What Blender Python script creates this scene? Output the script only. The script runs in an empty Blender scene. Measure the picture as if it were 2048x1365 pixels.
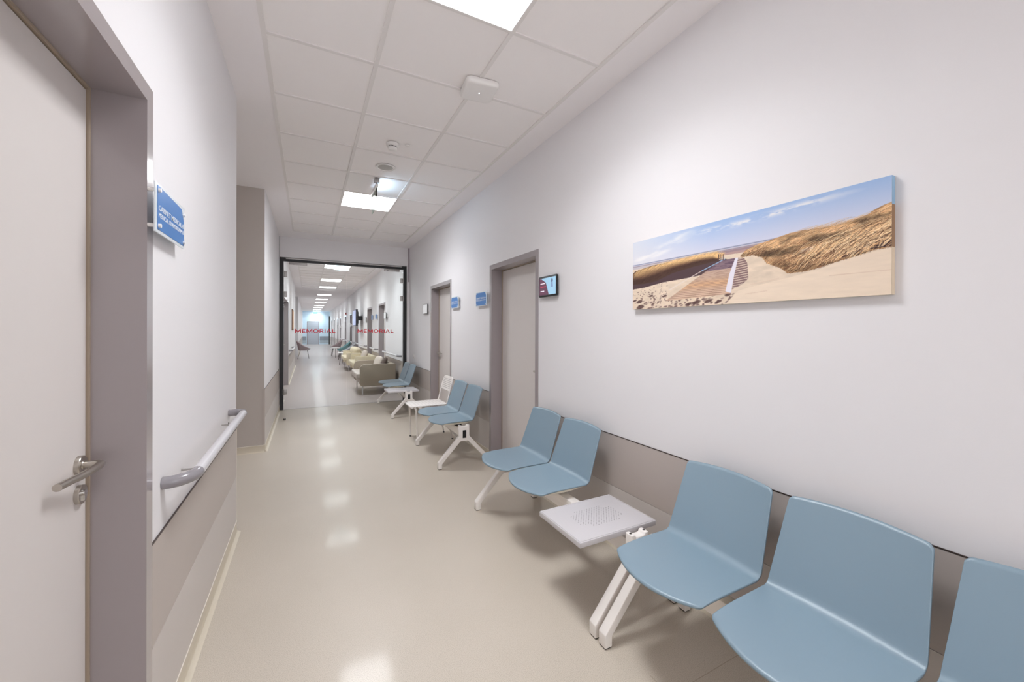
import bpy, bmesh, math, random
import numpy as np
from mathutils import Vector, Matrix

S = bpy.context.scene
COL = S.collection
random.seed(7)

# ------------------------------------------------------------------ camera
F_PX, YAW, PITCH, ROLL, CY = 790.0, 0.4765, -0.0014, -0.003, 660.5
EYE = 1.385


def cam_dir(a, b):
    c, s = math.cos(ROLL), math.sin(ROLL)
    X = a * c + b * s
    Z = -a * s + b * c
    Y = 1.0
    c, s = math.cos(PITCH), math.sin(PITCH)
    Y1 = Y * c - Z * s
    Z1 = Y * s + Z * c
    c, s = math.cos(YAW), math.sin(YAW)
    return Vector((X * c + Y1 * s, -X * s + Y1 * c, Z1))


fw = cam_dir(0, 0)
rt = cam_dir(1, 0) - fw
up = cam_dir(0, 1) - fw
cam = bpy.data.cameras.new('camera')
cam.sensor_fit = 'HORIZONTAL'
cam.sensor_width = 36.0
cam.lens = F_PX / 2048.0 * 36.0
cam.shift_x = 0.0
cam.shift_y = (CY - 682.5) / 2048.0
cam.clip_start = 0.02
cam.clip_end = 200
cam_o = bpy.data.objects.new('camera', cam)
COL.objects.link(cam_o)
M = Matrix((rt, up, -fw)).transposed().to_4x4()
M.translation = Vector((0, 0, EYE))
cam_o.matrix_world = M
S.camera = cam_o

# ------------------------------------------------------------------ light and exposure
w = bpy.data.worlds.new('world')
S.world = w
w.use_nodes = True
w.node_tree.nodes['Background'].inputs[0].default_value = (1, 1, 1, 1)
w.node_tree.nodes['Background'].inputs[1].default_value = 0.05
S.view_settings.view_transform = 'Standard'
S.view_settings.look = 'None'
S.view_settings.gamma = 1.0
S.view_settings.use_curve_mapping = False
S.view_settings.exposure = 1.25
FILL_W = 1.3  # strength of the added, unseen fill panel behind the viewer
LAMP_W = 7.0            # directed part of every panel, louvred downwards
LAMP_SPREAD = 135
PANEL_W = 5.0          # strength of every ceiling light panel
PANEL_COL = (0.965, 0.98, 1.0)
FAR_COL = (0.93, 0.97, 1.0)
S.cycles.max_bounces = 12
S.cycles.diffuse_bounces = 8
S.cycles.glossy_bounces = 6
S.cycles.transmission_bounces = 6
S.cycles.transparent_max_bounces = 12
S.cycles.use_denoising = True
S.cycles.sample_clamp_indirect = 6.0

# ------------------------------------------------------------------ dimensions
XL, XR = -0.435, 1.752
ZC = 2.957
YB, YE = -4.2, 39.5
YG = 7.80
GX = [-0.225, 0.357, 0.957, 1.558]     # ceiling grid lines
GY0 = 1.862                            # a grid row


def lin(c):
    c = c / 255.0
    return c / 12.92 if c <= 0.04045 else ((c + 0.055) / 1.055) ** 2.4


def L3(r, g, b):
    return (lin(r), lin(g), lin(b), 1.0)


MATS = {}


def mat(name, rgb, rough=0.5, metal=0.0, spec=0.5, bump=0.0, bscale=200.0, var=0.0, vscale=3.0,
        coat=0.0, emit=None, estr=0.0, aniso=0.0):
    if name in MATS:
        return MATS[name]
    m = bpy.data.materials.new(name)
    m.use_nodes = True
    nt = m.node_tree
    b = nt.nodes['Principled BSDF']
    b.inputs['Base Color'].default_value = L3(*rgb)
    b.inputs['Roughness'].default_value = rough
    b.inputs['Metallic'].default_value = metal
    b.inputs['Specular IOR Level'].default_value = spec
    b.inputs['Coat Weight'].default_value = coat
    b.inputs['Coat Roughness'].default_value = 0.12
    tc = None
    if bump or var:
        tc = nt.nodes.new('ShaderNodeTexCoord')
    if bump:
        n = nt.nodes.new('ShaderNodeTexNoise')
        n.inputs['Scale'].default_value = bscale
        n.inputs['Detail'].default_value = 3
        bp = nt.nodes.new('ShaderNodeBump')
        bp.inputs['Strength'].default_value = bump
        bp.inputs['Distance'].default_value = 0.002
        nt.links.new(tc.outputs['Object'], n.inputs['Vector'])
        nt.links.new(n.outputs['Fac'], bp.inputs['Height'])
        nt.links.new(bp.outputs['Normal'], b.inputs['Normal'])
    if var:
        n = nt.nodes.new('ShaderNodeTexNoise')
        n.inputs['Scale'].default_value = vscale
        n.inputs['Detail'].default_value = 4
        mx = nt.nodes.new('ShaderNodeMix')
        mx.data_type = 'RGBA'
        c = L3(*rgb)
        mx.inputs['A'].default_value = tuple(v * (1 - var) for v in c[:3]) + (1,)
        mx.inputs['B'].default_value = tuple(min(1, v * (1 + var)) for v in c[:3]) + (1,)
        nt.links.new(tc.outputs['Object'], n.inputs['Vector'])
        nt.links.new(n.outputs['Fac'], mx.inputs['Factor'])
        nt.links.new(mx.outputs['Result'], b.inputs['Base Color'])
    if emit is not None:
        b.inputs['Emission Color'].default_value = L3(*emit)
        b.inputs['Emission Strength'].default_value = estr
    MATS[name] = m
    return m


def mat_panel(name, col, strength):
    m = bpy.data.materials.new(name)
    m.use_nodes = True
    nt = m.node_tree
    nt.nodes.clear()
    o = nt.nodes.new('ShaderNodeOutputMaterial')
    e = nt.nodes.new('ShaderNodeEmission')
    e.inputs['Color'].default_value = tuple(col) + (1,)
    e.inputs['Strength'].default_value = strength
    nt.links.new(e.outputs[0], o.inputs['Surface'])
    MATS[name] = m
    return m


def mat_floor(name='speckled_linoleum', k=(1, 1, 1)):
    def L3(r, g, b):
        return (lin(r) * k[0], lin(g) * k[1], lin(b) * k[2], 1.0)
    m = bpy.data.materials.new(name)
    m.use_nodes = True
    nt = m.node_tree
    b = nt.nodes['Principled BSDF']
    tc = nt.nodes.new('ShaderNodeTexCoord')
    n1 = nt.nodes.new('ShaderNodeTexNoise')
    n1.inputs['Scale'].default_value = 380
    n1.inputs['Detail'].default_value = 2
    r1 = nt.nodes.new('ShaderNodeValToRGB')
    r1.color_ramp.elements[0].position = 0.36
    r1.color_ramp.elements[0].color = L3(194, 182, 164)
    r1.color_ramp.elements[1].position = 0.62
    r1.color_ramp.elements[1].color = L3(228, 218, 202)
    e = r1.color_ramp.elements.new(0.47)
    e.color = L3(217, 207, 190)
    n2 = nt.nodes.new('ShaderNodeTexNoise')
    n2.inputs['Scale'].default_value = 1.4
    n2.inputs['Detail'].default_value = 5
    r2 = nt.nodes.new('ShaderNodeValToRGB')
    r2.color_ramp.elements[0].position = 0.3
    r2.color_ramp.elements[0].color = (0.93, 0.93, 0.92, 1)
    r2.color_ramp.elements[1].position = 0.7
    r2.color_ramp.elements[1].color = (1, 1, 1, 1)
    mx = nt.nodes.new('ShaderNodeMix')
    mx.data_type = 'RGBA'
    mx.blend_type = 'MULTIPLY'
    mx.inputs['Factor'].default_value = 1.0
    # welded seams between the vinyl sheets
    sep = nt.nodes.new('ShaderNodeSeparateXYZ')

    def seam(sock, pos):
        a = nt.nodes.new('ShaderNodeMath'); a.operation = 'SUBTRACT'; a.inputs[1].default_value = pos
        c = nt.nodes.new('ShaderNodeMath'); c.operation = 'ABSOLUTE'
        d = nt.nodes.new('ShaderNodeMath'); d.operation = 'LESS_THAN'; d.inputs[1].default_value = 0.0016
        nt.links.new(sock, a.inputs[0]); nt.links.new(a.outputs[0], c.inputs[0]); nt.links.new(c.outputs[0], d.inputs[0])
        return d.outputs[0]
    s1 = seam(sep.outputs['X'], 1.22)
    s2 = seam(sep.outputs['Y'], 1.05)
    gx = nt.nodes.new('ShaderNodeMath'); gx.operation = 'GREATER_THAN'; gx.inputs[1].default_value = 1.22
    nt.links.new(sep.outputs['X'], gx.inputs[0])
    ml = nt.nodes.new('ShaderNodeMath'); ml.operation = 'MULTIPLY'
    nt.links.new(s2, ml.inputs[0]); nt.links.new(gx.outputs[0], ml.inputs[1])
    gy = nt.nodes.new('ShaderNodeMath'); gy.operation = 'LESS_THAN'; gy.inputs[1].default_value = 1.15
    nt.links.new(sep.outputs['Y'], gy.inputs[0])
    m2 = nt.nodes.new('ShaderNodeMath'); m2.operation = 'MULTIPLY'
    nt.links.new(s1, m2.inputs[0]); nt.links.new(gy.outputs[0], m2.inputs[1])
    ad = nt.nodes.new('ShaderNodeMath'); ad.operation = 'MAXIMUM'
    nt.links.new(ml.outputs[0], ad.inputs[0]); nt.links.new(m2.outputs[0], ad.inputs[1])
    mx2 = nt.nodes.new('ShaderNodeMix'); mx2.data_type = 'RGBA'
    mx2.inputs['B'].default_value = L3(190, 176, 156)
    nt.links.new(ad.outputs[0], mx2.inputs['Factor'])
    nt.links.new(tc.outputs['Object'], sep.inputs[0])
    nt.links.new(tc.outputs['Object'], n1.inputs['Vector'])
    nt.links.new(tc.outputs['Object'], n2.inputs['Vector'])
    nt.links.new(n1.outputs['Fac'], r1.inputs[0])
    nt.links.new(n2.outputs['Fac'], r2.inputs[0])
    nt.links.new(r1.outputs[0], mx.inputs['A'])
    nt.links.new(r2.outputs[0], mx.inputs['B'])
    nt.links.new(mx.outputs['Result'], mx2.inputs['A'])
    nt.links.new(mx2.outputs['Result'], b.inputs['Base Color'])
    # wear in the polish
    r3 = nt.nodes.new('ShaderNodeMapRange')
    r3.inputs['To Min'].default_value = 0.36
    r3.inputs['To Max'].default_value = 0.46
    nt.links.new(n2.outputs['Fac'], r3.inputs['Value'])
    nt.links.new(r3.outputs[0], b.inputs['Roughness'])
    b.inputs['Specular IOR Level'].default_value = 0.45
    b.inputs['Coat Weight'].default_value = 0.20
    b.inputs['Coat Roughness'].default_value = 0.10
    bn = nt.nodes.new('ShaderNodeTexNoise')
    bn.inputs['Scale'].default_value = 22
    bn.inputs['Detail'].default_value = 2
    bp = nt.nodes.new('ShaderNodeBump')
    bp.inputs['Strength'].default_value = 0.05
    bp.inputs['Distance'].default_value = 0.004
    nt.links.new(tc.outputs['Object'], bn.inputs['Vector'])
    nt.links.new(bn.outputs['Fac'], bp.inputs['Height'])
    nt.links.new(bp.outputs['Normal'], b.inputs['Normal'])
    return m


def mat_glass(name='clear_glass', tint=(0.93, 0.95, 0.94)):
    m = bpy.data.materials.new(name)
    m.use_nodes = True
    nt = m.node_tree
    nt.nodes.clear()
    o = nt.nodes.new('ShaderNodeOutputMaterial')
    t = nt.nodes.new('ShaderNodeBsdfTransparent')
    t.inputs['Color'].default_value = tuple(tint) + (1,)
    g = nt.nodes.new('ShaderNodeBsdfGlossy')
    g.inputs['Roughness'].default_value = 0.01
    fr = nt.nodes.new('ShaderNodeFresnel')
    fr.inputs['IOR'].default_value = 1.22
    mx = nt.nodes.new('ShaderNodeMixShader')
    nt.links.new(fr.outputs[0], mx.inputs['Fac'])
    nt.links.new(t.outputs[0], mx.inputs[1])
    nt.links.new(g.outputs[0], mx.inputs[2])
    nt.links.new(mx.outputs[0], o.inputs['Surface'])
    MATS[name] = m
    return m


# palette
WALL = mat('wall_paint', (230, 228, 230), 0.6, spec=0.3, bump=0.06, bscale=350)
FARWALL = mat('pale_blue_wall_paint', (208, 230, 246), 0.6, spec=0.3)
TAUPE_WALL = mat('taupe_wall_paint', (192, 184, 178), 0.6, spec=0.3)
CEIL = mat('ceiling_plaster', (243, 239, 240), 0.8, spec=0.1)
TILE = mat('ceiling_tile', (245, 241, 240), 0.9, spec=0.05, bump=0.15, bscale=500)
GRID = mat('ceiling_grid_metal', (232, 228, 226), 0.6, spec=0.2)
WAIN_UP = mat('taupe_wall_panel', (186, 176, 170), 0.38, spec=0.4, var=0.02)
WAIN_LO = mat('light_taupe_wall_panel', (204, 197, 193), 0.38, spec=0.4, var=0.02)
SKIRT = mat('beige_cove_skirting', (208, 198, 180), 0.35, spec=0.4, var=0.05, vscale=250)
SKIRT_TOP = mat('cream_skirting_bead', (232, 226, 214), 0.4)
FRAME = mat('grey_taupe_door_frame', (154, 145, 147), 0.3, spec=0.5, coat=1.0)
LEAF = mat('warm_grey_door_leaf', (216, 210, 207), 0.45, spec=0.4)
SEAL = mat('beige_door_seal', (168, 152, 135), 0.5)
DARK = mat('dark_gap', (30, 26, 24), 0.7)
STEEL = mat('brushed_steel', (190, 184, 176), 0.28, metal=1.0, bump=0.05, bscale=90)
ALU = mat('satin_aluminium', (172, 168, 166), 0.4, metal=0.8)
BLACK = mat('black_frame_metal', (24, 24, 27), 0.35)
BLACKP = mat('black_plastic', (22, 22, 24), 0.35)
WHITE_MET = mat('white_powder_coated_metal', (236, 231, 227), 0.35)
TABLEW = mat('white_metal_greyed', (198, 195, 198), 0.4)  # same white as the legs, its duller lighting put into the colour
CREAM = mat('cream_plastic', (226, 219, 200), 0.5)
BLUE = mat('steel_blue_plastic', (128, 151, 166), 0.38, spec=0.8, bump=0.08, bscale=900)
RAIL = mat('pale_grey_handrail', (205, 203, 207), 0.35)
RAIL_END = mat('mid_grey_handrail_cap', (142, 138, 143), 0.22, spec=0.5, coat=0.3)
WHITE = mat('white_plastic', (235, 232, 230), 0.4)
SIGN_BLUE = mat('sign_blue', (64, 124, 192), 0.3, spec=0.5)
LETTER_W = mat('white_lettering', (245, 245, 245), 0.5)
RED = mat('red_vinyl_lettering', (214, 8, 44), 0.5)
SOFA_T = mat('taupe_leather', (158, 144, 128), 0.42, bump=0.15, bscale=120)
SOFA_TS = mat('pale_taupe_leather', (190, 178, 170), 0.45)
SOFA_C = mat('cream_leather', (216, 204, 176), 0.45, bump=0.1, bscale=120)
PILLOW_B = mat('beige_cushion_fabric', (202, 190, 180), 0.85, bump=0.3, bscale=400)
PILLOW_D = mat('dark_brown_cushion_fabric', (90, 76, 70), 0.85)
FAB_M = mat('mauve_grey_fabric', (156, 134, 136), 0.85)
FAB_G = mat('silver_grey_fabric', (176, 176, 180), 0.8)
FAB_T = mat('teal_fabric', (112, 162, 166), 0.85)
CHROME = mat('chrome', (210, 210, 212), 0.15, metal=1.0)
DLEG = mat('dark_bronze_leg', (80, 68, 64), 0.4, metal=0.6)
DFACE = mat('dark_detector_vent', (60, 58, 58), 0.6)
GLASS = mat_glass()
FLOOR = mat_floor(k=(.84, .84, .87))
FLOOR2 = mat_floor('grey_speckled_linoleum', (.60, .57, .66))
PANEL = mat_panel('lit_light_panel', PANEL_COL, PANEL_W)
PANEL_FAR = mat_panel('lit_cool_light_panel', FAR_COL, PANEL_W)


# ------------------------------------------------------------------ mesh helpers
class MB:
    def __init__(self):
        self.v, self.f, self.mi, self.mats = [], [], [], []

    def mid(self, m):
        if m not in self.mats:
            self.mats.append(m)
        return self.mats.index(m)

    def addbm(self, bm, m):
        k = self.mid(m)
        off = len(self.v)
        bm.verts.index_update()
        for v in bm.verts:
            self.v.append(tuple(v.co))
        for f in bm.faces:
            self.f.append([off + v.index for v in f.verts])
            self.mi.append(k)
        bm.free()
        return self

    def raw(self, vs, fs, m):
        k = self.mid(m)
        off = len(self.v)
        self.v += [tuple(p) for p in vs]
        for f in fs:
            self.f.append([off + i for i in f])
            self.mi.append(k)
        return self

    def box(self, x0, x1, y0, y1, z0, z1, m, bev=0.0, seg=2):
        bm = bmesh.new()
        vs = [bm.verts.new((x, y, z)) for x in (x0, x1) for y in (y0, y1) for z in (z0, z1)]
        for q in ((0, 1, 3, 2), (4, 6, 7, 5), (0, 4, 5, 1), (2, 3, 7, 6), (0, 2, 6, 4), (1, 5, 7, 3)):
            bm.faces.new([vs[i] for i in q])
        if bev:
            bmesh.ops.bevel(bm, geom=bm.edges[:], offset=bev, segments=seg, profile=0.5, affect='EDGES')
        bmesh.ops.recalc_face_normals(bm, faces=bm.faces[:])
        return self.addbm(bm, m)

    def prism(self, pts, axis, a0, a1, m, bev=0.0, seg=2):
        """polygon pts (2d) extruded along axis from a0 to a1; 2d order is the other two axes"""
        def P(p, a):
            if axis == 'y':
                return (p[0], a, p[1])
            if axis == 'x':
                return (a, p[0], p[1])
            return (p[0], p[1], a)
        bm = bmesh.new()
        A = [bm.verts.new(P(p, a0)) for p in pts]
        B = [bm.verts.new(P(p, a1)) for p in pts]
        n = len(pts)
        bm.faces.new(A)
        bm.faces.new(B[::-1])
        for i in range(n):
            bm.faces.new((A[i], B[i], B[(i + 1) % n], A[(i + 1) % n]))
        bmesh.ops.recalc_face_normals(bm, faces=bm.faces[:])
        if bev:
            bmesh.ops.bevel(bm, geom=bm.edges[:], offset=bev, segments=seg, profile=0.5, affect='EDGES')
        return self.addbm(bm, m)

    def tube(self, path, r, m, n=14, cap=True):
        path = [Vector(p) for p in path]
        rs = r if isinstance(r, (list, tuple)) else [r] * len(path)
        t0 = (path[1] - path[0]).normalized()
        ref = Vector((0, 0, 1)) if abs(t0.z) < 0.9 else Vector((1, 0, 0))
        nrm = (ref - t0 * ref.dot(t0)).normalized()
        vs, fs = [], []
        for i, p in enumerate(path):
            if i == 0:
                t = t0
            elif i == len(path) - 1:
                t = (path[i] - path[i - 1]).normalized()
            else:
                t = ((path[i + 1] - path[i]).normalized() + (path[i] - path[i - 1]).normalized()).normalized()
            nrm = (nrm - t * nrm.dot(t)).normalized()
            bn = t.cross(nrm)
            for k in range(n):
                a = 2 * math.pi * k / n
                vs.append(p + nrm * math.cos(a) * rs[i] + bn * math.sin(a) * rs[i])
        for i in range(len(path) - 1):
            for k in range(n):
                fs.append((i * n + k, i * n + (k + 1) % n, (i + 1) * n + (k + 1) % n, (i + 1) * n + k))
        if cap:
            fs.append(tuple(range(n))[::-1])
            fs.append(tuple((len(path) - 1) * n + k for k in range(n)))
        return self.raw(vs, fs, m)

    def lathe(self, prof, c, axis, m, n=32):
        """prof: list of (r, h) along axis direction from centre c"""
        c = Vector(c)
        ax = {'x': Vector((1, 0, 0)), 'y': Vector((0, 1, 0)), 'z': Vector((0, 0, 1)), '-x': Vector((-1, 0, 0)), '-z': Vector((0, 0, -1))}[axis]
        u = Vector((0, 1, 0)) if abs(ax.x) > .5 else Vector((1, 0, 0))
        wv = ax.cross(u)
        vs, fs = [], []
        for r, h in prof:
            for k in range(n):
                a = 2 * math.pi * k / n
                vs.append(c + ax * h + u * math.cos(a) * r + wv * math.sin(a) * r)
        for i in range(len(prof) - 1):
            for k in range(n):
                fs.append((i * n + k, i * n + (k + 1) % n, (i + 1) * n + (k + 1) % n, (i + 1) * n + k))
        fs.append(tuple(range(n))[::-1])
        fs.append(tuple((len(prof) - 1) * n + k for k in range(n)))
        return self.raw(vs, fs, m)

    def build(self, name, parent=None, origin=None, smooth=35):
        me = bpy.data.meshes.new(name)
        o = Vector(origin) if origin is not None else Vector((0, 0, 0))
        me.from_pydata([tuple(Vector(p) - o) for p in self.v], [], self.f)
        for m in self.mats:
            me.materials.append(m)
        me.polygons.foreach_set('material_index', self.mi)
        bm = bmesh.new()
        bm.from_mesh(me)
        bmesh.ops.recalc_face_normals(bm, faces=bm.faces[:])
        bm.to_mesh(me)
        bm.free()
        if smooth:
            me.polygons.foreach_set('use_smooth', [True] * len(me.polygons))
            me.set_sharp_from_angle(angle=math.radians(smooth))
        me.update()
        ob = bpy.data.objects.new(name, me)
        COL.objects.link(ob)
        ob.location = o
        if parent is not None:
            ob.parent = parent
        return ob


def tag(o, label, cat, group=None):
    o['label'] = label
    o['category'] = cat
    if group:
        o['group'] = group
    return o


def thing(name, label, cat, loc=(0, 0, 0), group=None):
    o = bpy.data.objects.new(name, None)
    o.empty_display_size = 0.1
    COL.objects.link(o)
    o.location = loc
    return tag(o, label, cat, group)


def struct(o, label=None, cat=None):
    o['kind'] = 'structure'
    if label:
        o['label'] = label
    if cat:
        o['category'] = cat
    return o


def sempty(name, label, cat, loc=(0, 0, 0)):
    o = bpy.data.objects.new(name, None)
    COL.objects.link(o)
    o.location = loc
    return struct(o, label, cat)


def dup(root, loc, label, group=None):
    r = root.copy()
    COL.objects.link(r)
    r.location = loc
    r['label'] = label
    if group:
        r['group'] = group
    for ch in list(root.children):
        c = ch.copy()
        COL.objects.link(c)
        c.parent = r
        for g in list(ch.children):
            d = g.copy()
            COL.objects.link(d)
            d.parent = c
    return r


def rrect(x0, x1, z0, z1, r, n=6):
    rs = r if isinstance(r, (list, tuple)) else [r] * 4    # corners: x0z0, x1z0, x1z1, x0z1
    pts = []
    for (cx, cz, a0, rr) in ((x0 + rs[0], z0 + rs[0], 180, rs[0]), (x1 - rs[1], z0 + rs[1], 270, rs[1]),
                             (x1 - rs[2], z1 - rs[2], 0, rs[2]), (x0 + rs[3], z1 - rs[3], 90, rs[3])):
        if rr <= 1e-6:
            pts.append((cx, cz))
            continue
        for k in range(n + 1):
            a = math.radians(a0 + 90.0 * k / n)
            pts.append((cx + rr * math.cos(a), cz + rr * math.sin(a)))
    return pts


def text(name, s, width, height, mtx, m, parent=None, bold=0.0, depth=0.0006):
    """lettering: text scaled to width x height (cap height), lower-left at the matrix origin, reading along +X, up +Y"""
    cu = bpy.data.curves.new(name, 'FONT')
    cu.body = s
    cu.size = 1.0
    cu.offset = bold
    cu.extrude = 0.002
    cu.resolution_u = 3
    to = bpy.data.objects.new('tmp_text', cu)
    COL.objects.link(to)
    bpy.context.view_layer.update()
    dg = bpy.context.evaluated_depsgraph_get()
    me = bpy.data.meshes.new_from_object(to.evaluated_get(dg))
    bpy.data.objects.remove(to)
    bpy.data.curves.remove(cu)
    co = np.zeros(len(me.vertices) * 3)
    me.vertices.foreach_get('co', co)
    co = co.reshape(-1, 3)
    mn, mxx = co.min(0), co.max(0)
    sx = width / (mxx[0] - mn[0])
    sy = height / (mxx[1] - mn[1])
    co[:, 0] = (co[:, 0] - mn[0]) * sx
    co[:, 1] = (co[:, 1] - mn[1]) * sy
    co[:, 2] = (co[:, 2] - mn[2]) / max(1e-9, mxx[2] - mn[2]) * depth
    me.vertices.foreach_set('co', co.ravel())
    me.name = name
    me.transform(mtx)
    me.materials.clear()
    me.materials.append(m)
    me.polygons.foreach_set('material_index', [0] * len(me.polygons))
    me.update()
    ob = bpy.data.objects.new(name, me)
    COL.objects.link(ob)
    if parent is not None:
        ob.parent = parent
    return ob


def frame_mtx(origin, xdir, ydir):
    x = Vector(xdir).normalized()
    y = Vector(ydir).normalized()
    z = x.cross(y)
    m = Matrix((x, y, z)).transposed().to_4x4()
    m.translation = Vector(origin)
    return m


# ------------------------------------------------------------------ structure
YR0, YR1 = 3.25, 5.23       # recess in the left wall
XREC = -1.9
YP0, YP1 = 17.0, 22.0       # far recess
DZ = 2.052                  # clear height of openings in the wall

b = MB()
b.box(XREC, 2.15, YB, YG, -0.05, 0.0, FLOOR)
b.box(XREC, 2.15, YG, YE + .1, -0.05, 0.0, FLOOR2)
struct(b.build('floor', smooth=0), 'speckled beige polished linoleum corridor floor', 'floor')

# ceiling: plaster with a sunken field of tiles; tiles are a shallow recess
RH = 3.0
FIELDS = [(GY0 - 0.6 * 10, GY0 + 0.6 * 9), (GY0 + 0.6 * 11, GY0 + 0.6 * 25)]
b = MB()
xs = [XREC, GX[0], GX[3], 2.15]
ys = [YB, FIELDS[0][0], FIELDS[0][1], FIELDS[1][0], FIELDS[1][1], YE + .1]
for i in range(3):
    for j in range(5):
        x0, x1, y0, y1 = xs[i], xs[i + 1], ys[j], ys[j + 1]
        if y1 <= y0:
            continue
        tile = (i == 1 and j in (1, 3))
        b.box(x0, x1, y0, y1, ZC + (0.006 if tile else 0.0), ZC + 0.06, TILE if tile else CEIL)
ceil = b.build('ceiling', smooth=0)
struct(ceil, 'white ceiling with a field of square tiles between plaster bands', 'ceiling')
b = MB()
for (y0, y1) in FIELDS:
    for gx in GX[1:3]:
        b.box(gx - .012, gx + .012, y0, y1, ZC - .001, ZC + .006, GRID)
    b.box(GX[0], GX[0] + .024, y0, y1, ZC - .003, ZC + .006, GRID)
    b.box(GX[3] - .024, GX[3], y0, y1, ZC - .003, ZC + .006, GRID)
    n = int(round((y1 - y0) / 0.6))
    for k in range(n + 1):
        y = y0 + 0.6 * k
        b.box(GX[0], GX[3], max(y0, y - .0115), min(y1, y + .0115), ZC - .0006, ZC + .006, GRID)
b.build('ceiling_grid', parent=ceil, smooth=0)

# right wall with door openings
RD = [(2.900, 3.919), (5.214, 6.249), (10.45, 11.51), (12.79, 13.89), (16.59, 17.68), (19.00, 20.05),
      (22.06, 22.98), (25.80, 26.70), (28.20, 29.10), (31.95, 32.90), (35.70, 36.65)]
b = MB()
y = YB
for (a, c) in RD:
    b.box(XR, XR + .40, y, a + .02, 0, ZC, WALL)
    b.box(XR, XR + .40, a + .02, c - .02, DZ, ZC, WALL)
    b.box(XR + .30, XR + .40, a + .02, c - .02, 0, DZ, DARK)
    y = c - .02
b.box(XR, XR + .40, y, YE, 0, ZC, WALL)
struct(b.build('wall_right', smooth=0), 'long white right wall broken by recessed doors', 'wall')

# left wall with recesses and door openings
LD_NEAR = (0.585, 1.610)
LD_FAR = (8.85, 11.20)
b = MB()
y = YB
for (a, c) in (LD_NEAR,):
    b.box(XL - .4, XL, y, a + .02, 0, ZC, WALL)
    b.box(XL - .4, XL, a + .02, c - .02, 2.100, ZC, WALL)
    b.box(XL - .4, XL - .3, a + .02, c - .02, 0, 2.100, DARK)
    y = c - .02
b.box(XL - .4, XL, y, YR0, 0, ZC, WALL)
struct(b.build('wall_left', smooth=0), 'white left wall in the foreground holding door and handrail', 'wall')
b = MB()
b.box(XREC - .1, XREC, YR0 - .4, YR1 + .1, 0, ZC, WALL)
b.box(XREC, XL - .4, YR0 - .1, YR0, 0, ZC, WALL)
struct(b.build('wall_recess', smooth=0), 'side walls of the niche on the left', 'wall')
b = MB()
b.box(XREC, XL - .003, YR1, YR1 + .1, 0, ZC, TAUPE_WALL)
struct(b.build('wall_niche', smooth=0), 'taupe painted wall facing the viewer in the left niche', 'wall')
b = MB()
b.box(XL - .25, XL, YR1 + .1, LD_FAR[0] + .02, 0, ZC, WALL)
b.box(XL - .003, XL, YR1, YR1 + .1, 0, ZC, WALL)
b.box(XL - .25, XL, LD_FAR[0] + .02, LD_FAR[1] - .02, DZ, ZC, WALL)
b.box(XL - .4, XL - .25, LD_FAR[0] - .02, LD_FAR[1] + .02, 0, ZC, DARK)
b.box(XL - .25, XL, LD_FAR[1] - .02, YP0, 0, ZC, WALL)
b.box(XREC, XL - .25, YP0 - .1, YP0, 0, ZC, WALL)
b.box(XREC, XREC + .1, YP0, YP1, 0, ZC, WALL)
b.box(XREC, XL, YP1, YP1 + .12, 0, ZC, WALL)
b.box(XL - .12, XL, YP1 + .12, YE, 0, ZC, WALL)
struct(b.build('wall_left_far', smooth=0), 'white left wall of the corridor running away past the glass doors', 'wall')
b = MB()
b.box(XREC, 2.15, YE, YE + .1, 0, ZC, FARWALL)
struct(b.build('wall_end', smooth=0), 'pale blue wall closing the far end of the corridor', 'wall')
b = MB()
b.box(XREC, 2.15, YB - .1, YB, 0, ZC, WALL)
struct(b.build('wall_back', smooth=0), 'white wall behind the viewer', 'wall')
# unseen window-shaped glowing panel, added behind the viewer as fill light
root = sempty('fill_panel_1', 'unseen window-shaped fill light added behind the viewer', 'fill light', (.66, YB, 0))
b = MB()
for (x0, x1, z0, z1) in ((-.40, -.34, .1, 2.9), (.63, .69, .1, 2.9), (1.66, 1.72, .1, 2.9), (-.34, 1.66, .1, .16), (-.34, 1.66, 2.84, 2.9)):
    b.box(x0 - .66, x1 - .66, 0, .05, z0, z1, FRAME)
b.build('fill_panel_frame', parent=root, smooth=0)
b = MB()
b.box(-1.0, 1.0, .005, .015, .16, 2.84, mat_panel('fill_glow_pane', (0.93, 0.965, 1.0), FILL_W))
b.build('fill_panel_pane', parent=root, smooth=0)
# header above the glass doors
b = MB()
b.box(XL, XR, YG - .05, YG + .15, 2.606, ZC, WALL)
b.box(1.702, XR, YG - .05, YG + .15, 0, 2.606, WALL)
struct(b.build('wall_header', smooth=0), 'white lintel above the glass double doors', 'wall')
b = MB()
b.box(1.715, XR - .0005, YG - .056, YG - .05, 2.30, ZC - .002, mat('grey_corner_bead', (168, 160, 165), 0.5))
b.box(XL + .0005, XL + .006, YG - .056, YG - .05, 0.1, ZC - .002, BLACKP)
struct(b.build('trim_1', smooth=0), 'grey corner strips beside the glass doors', 'trim')


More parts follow.
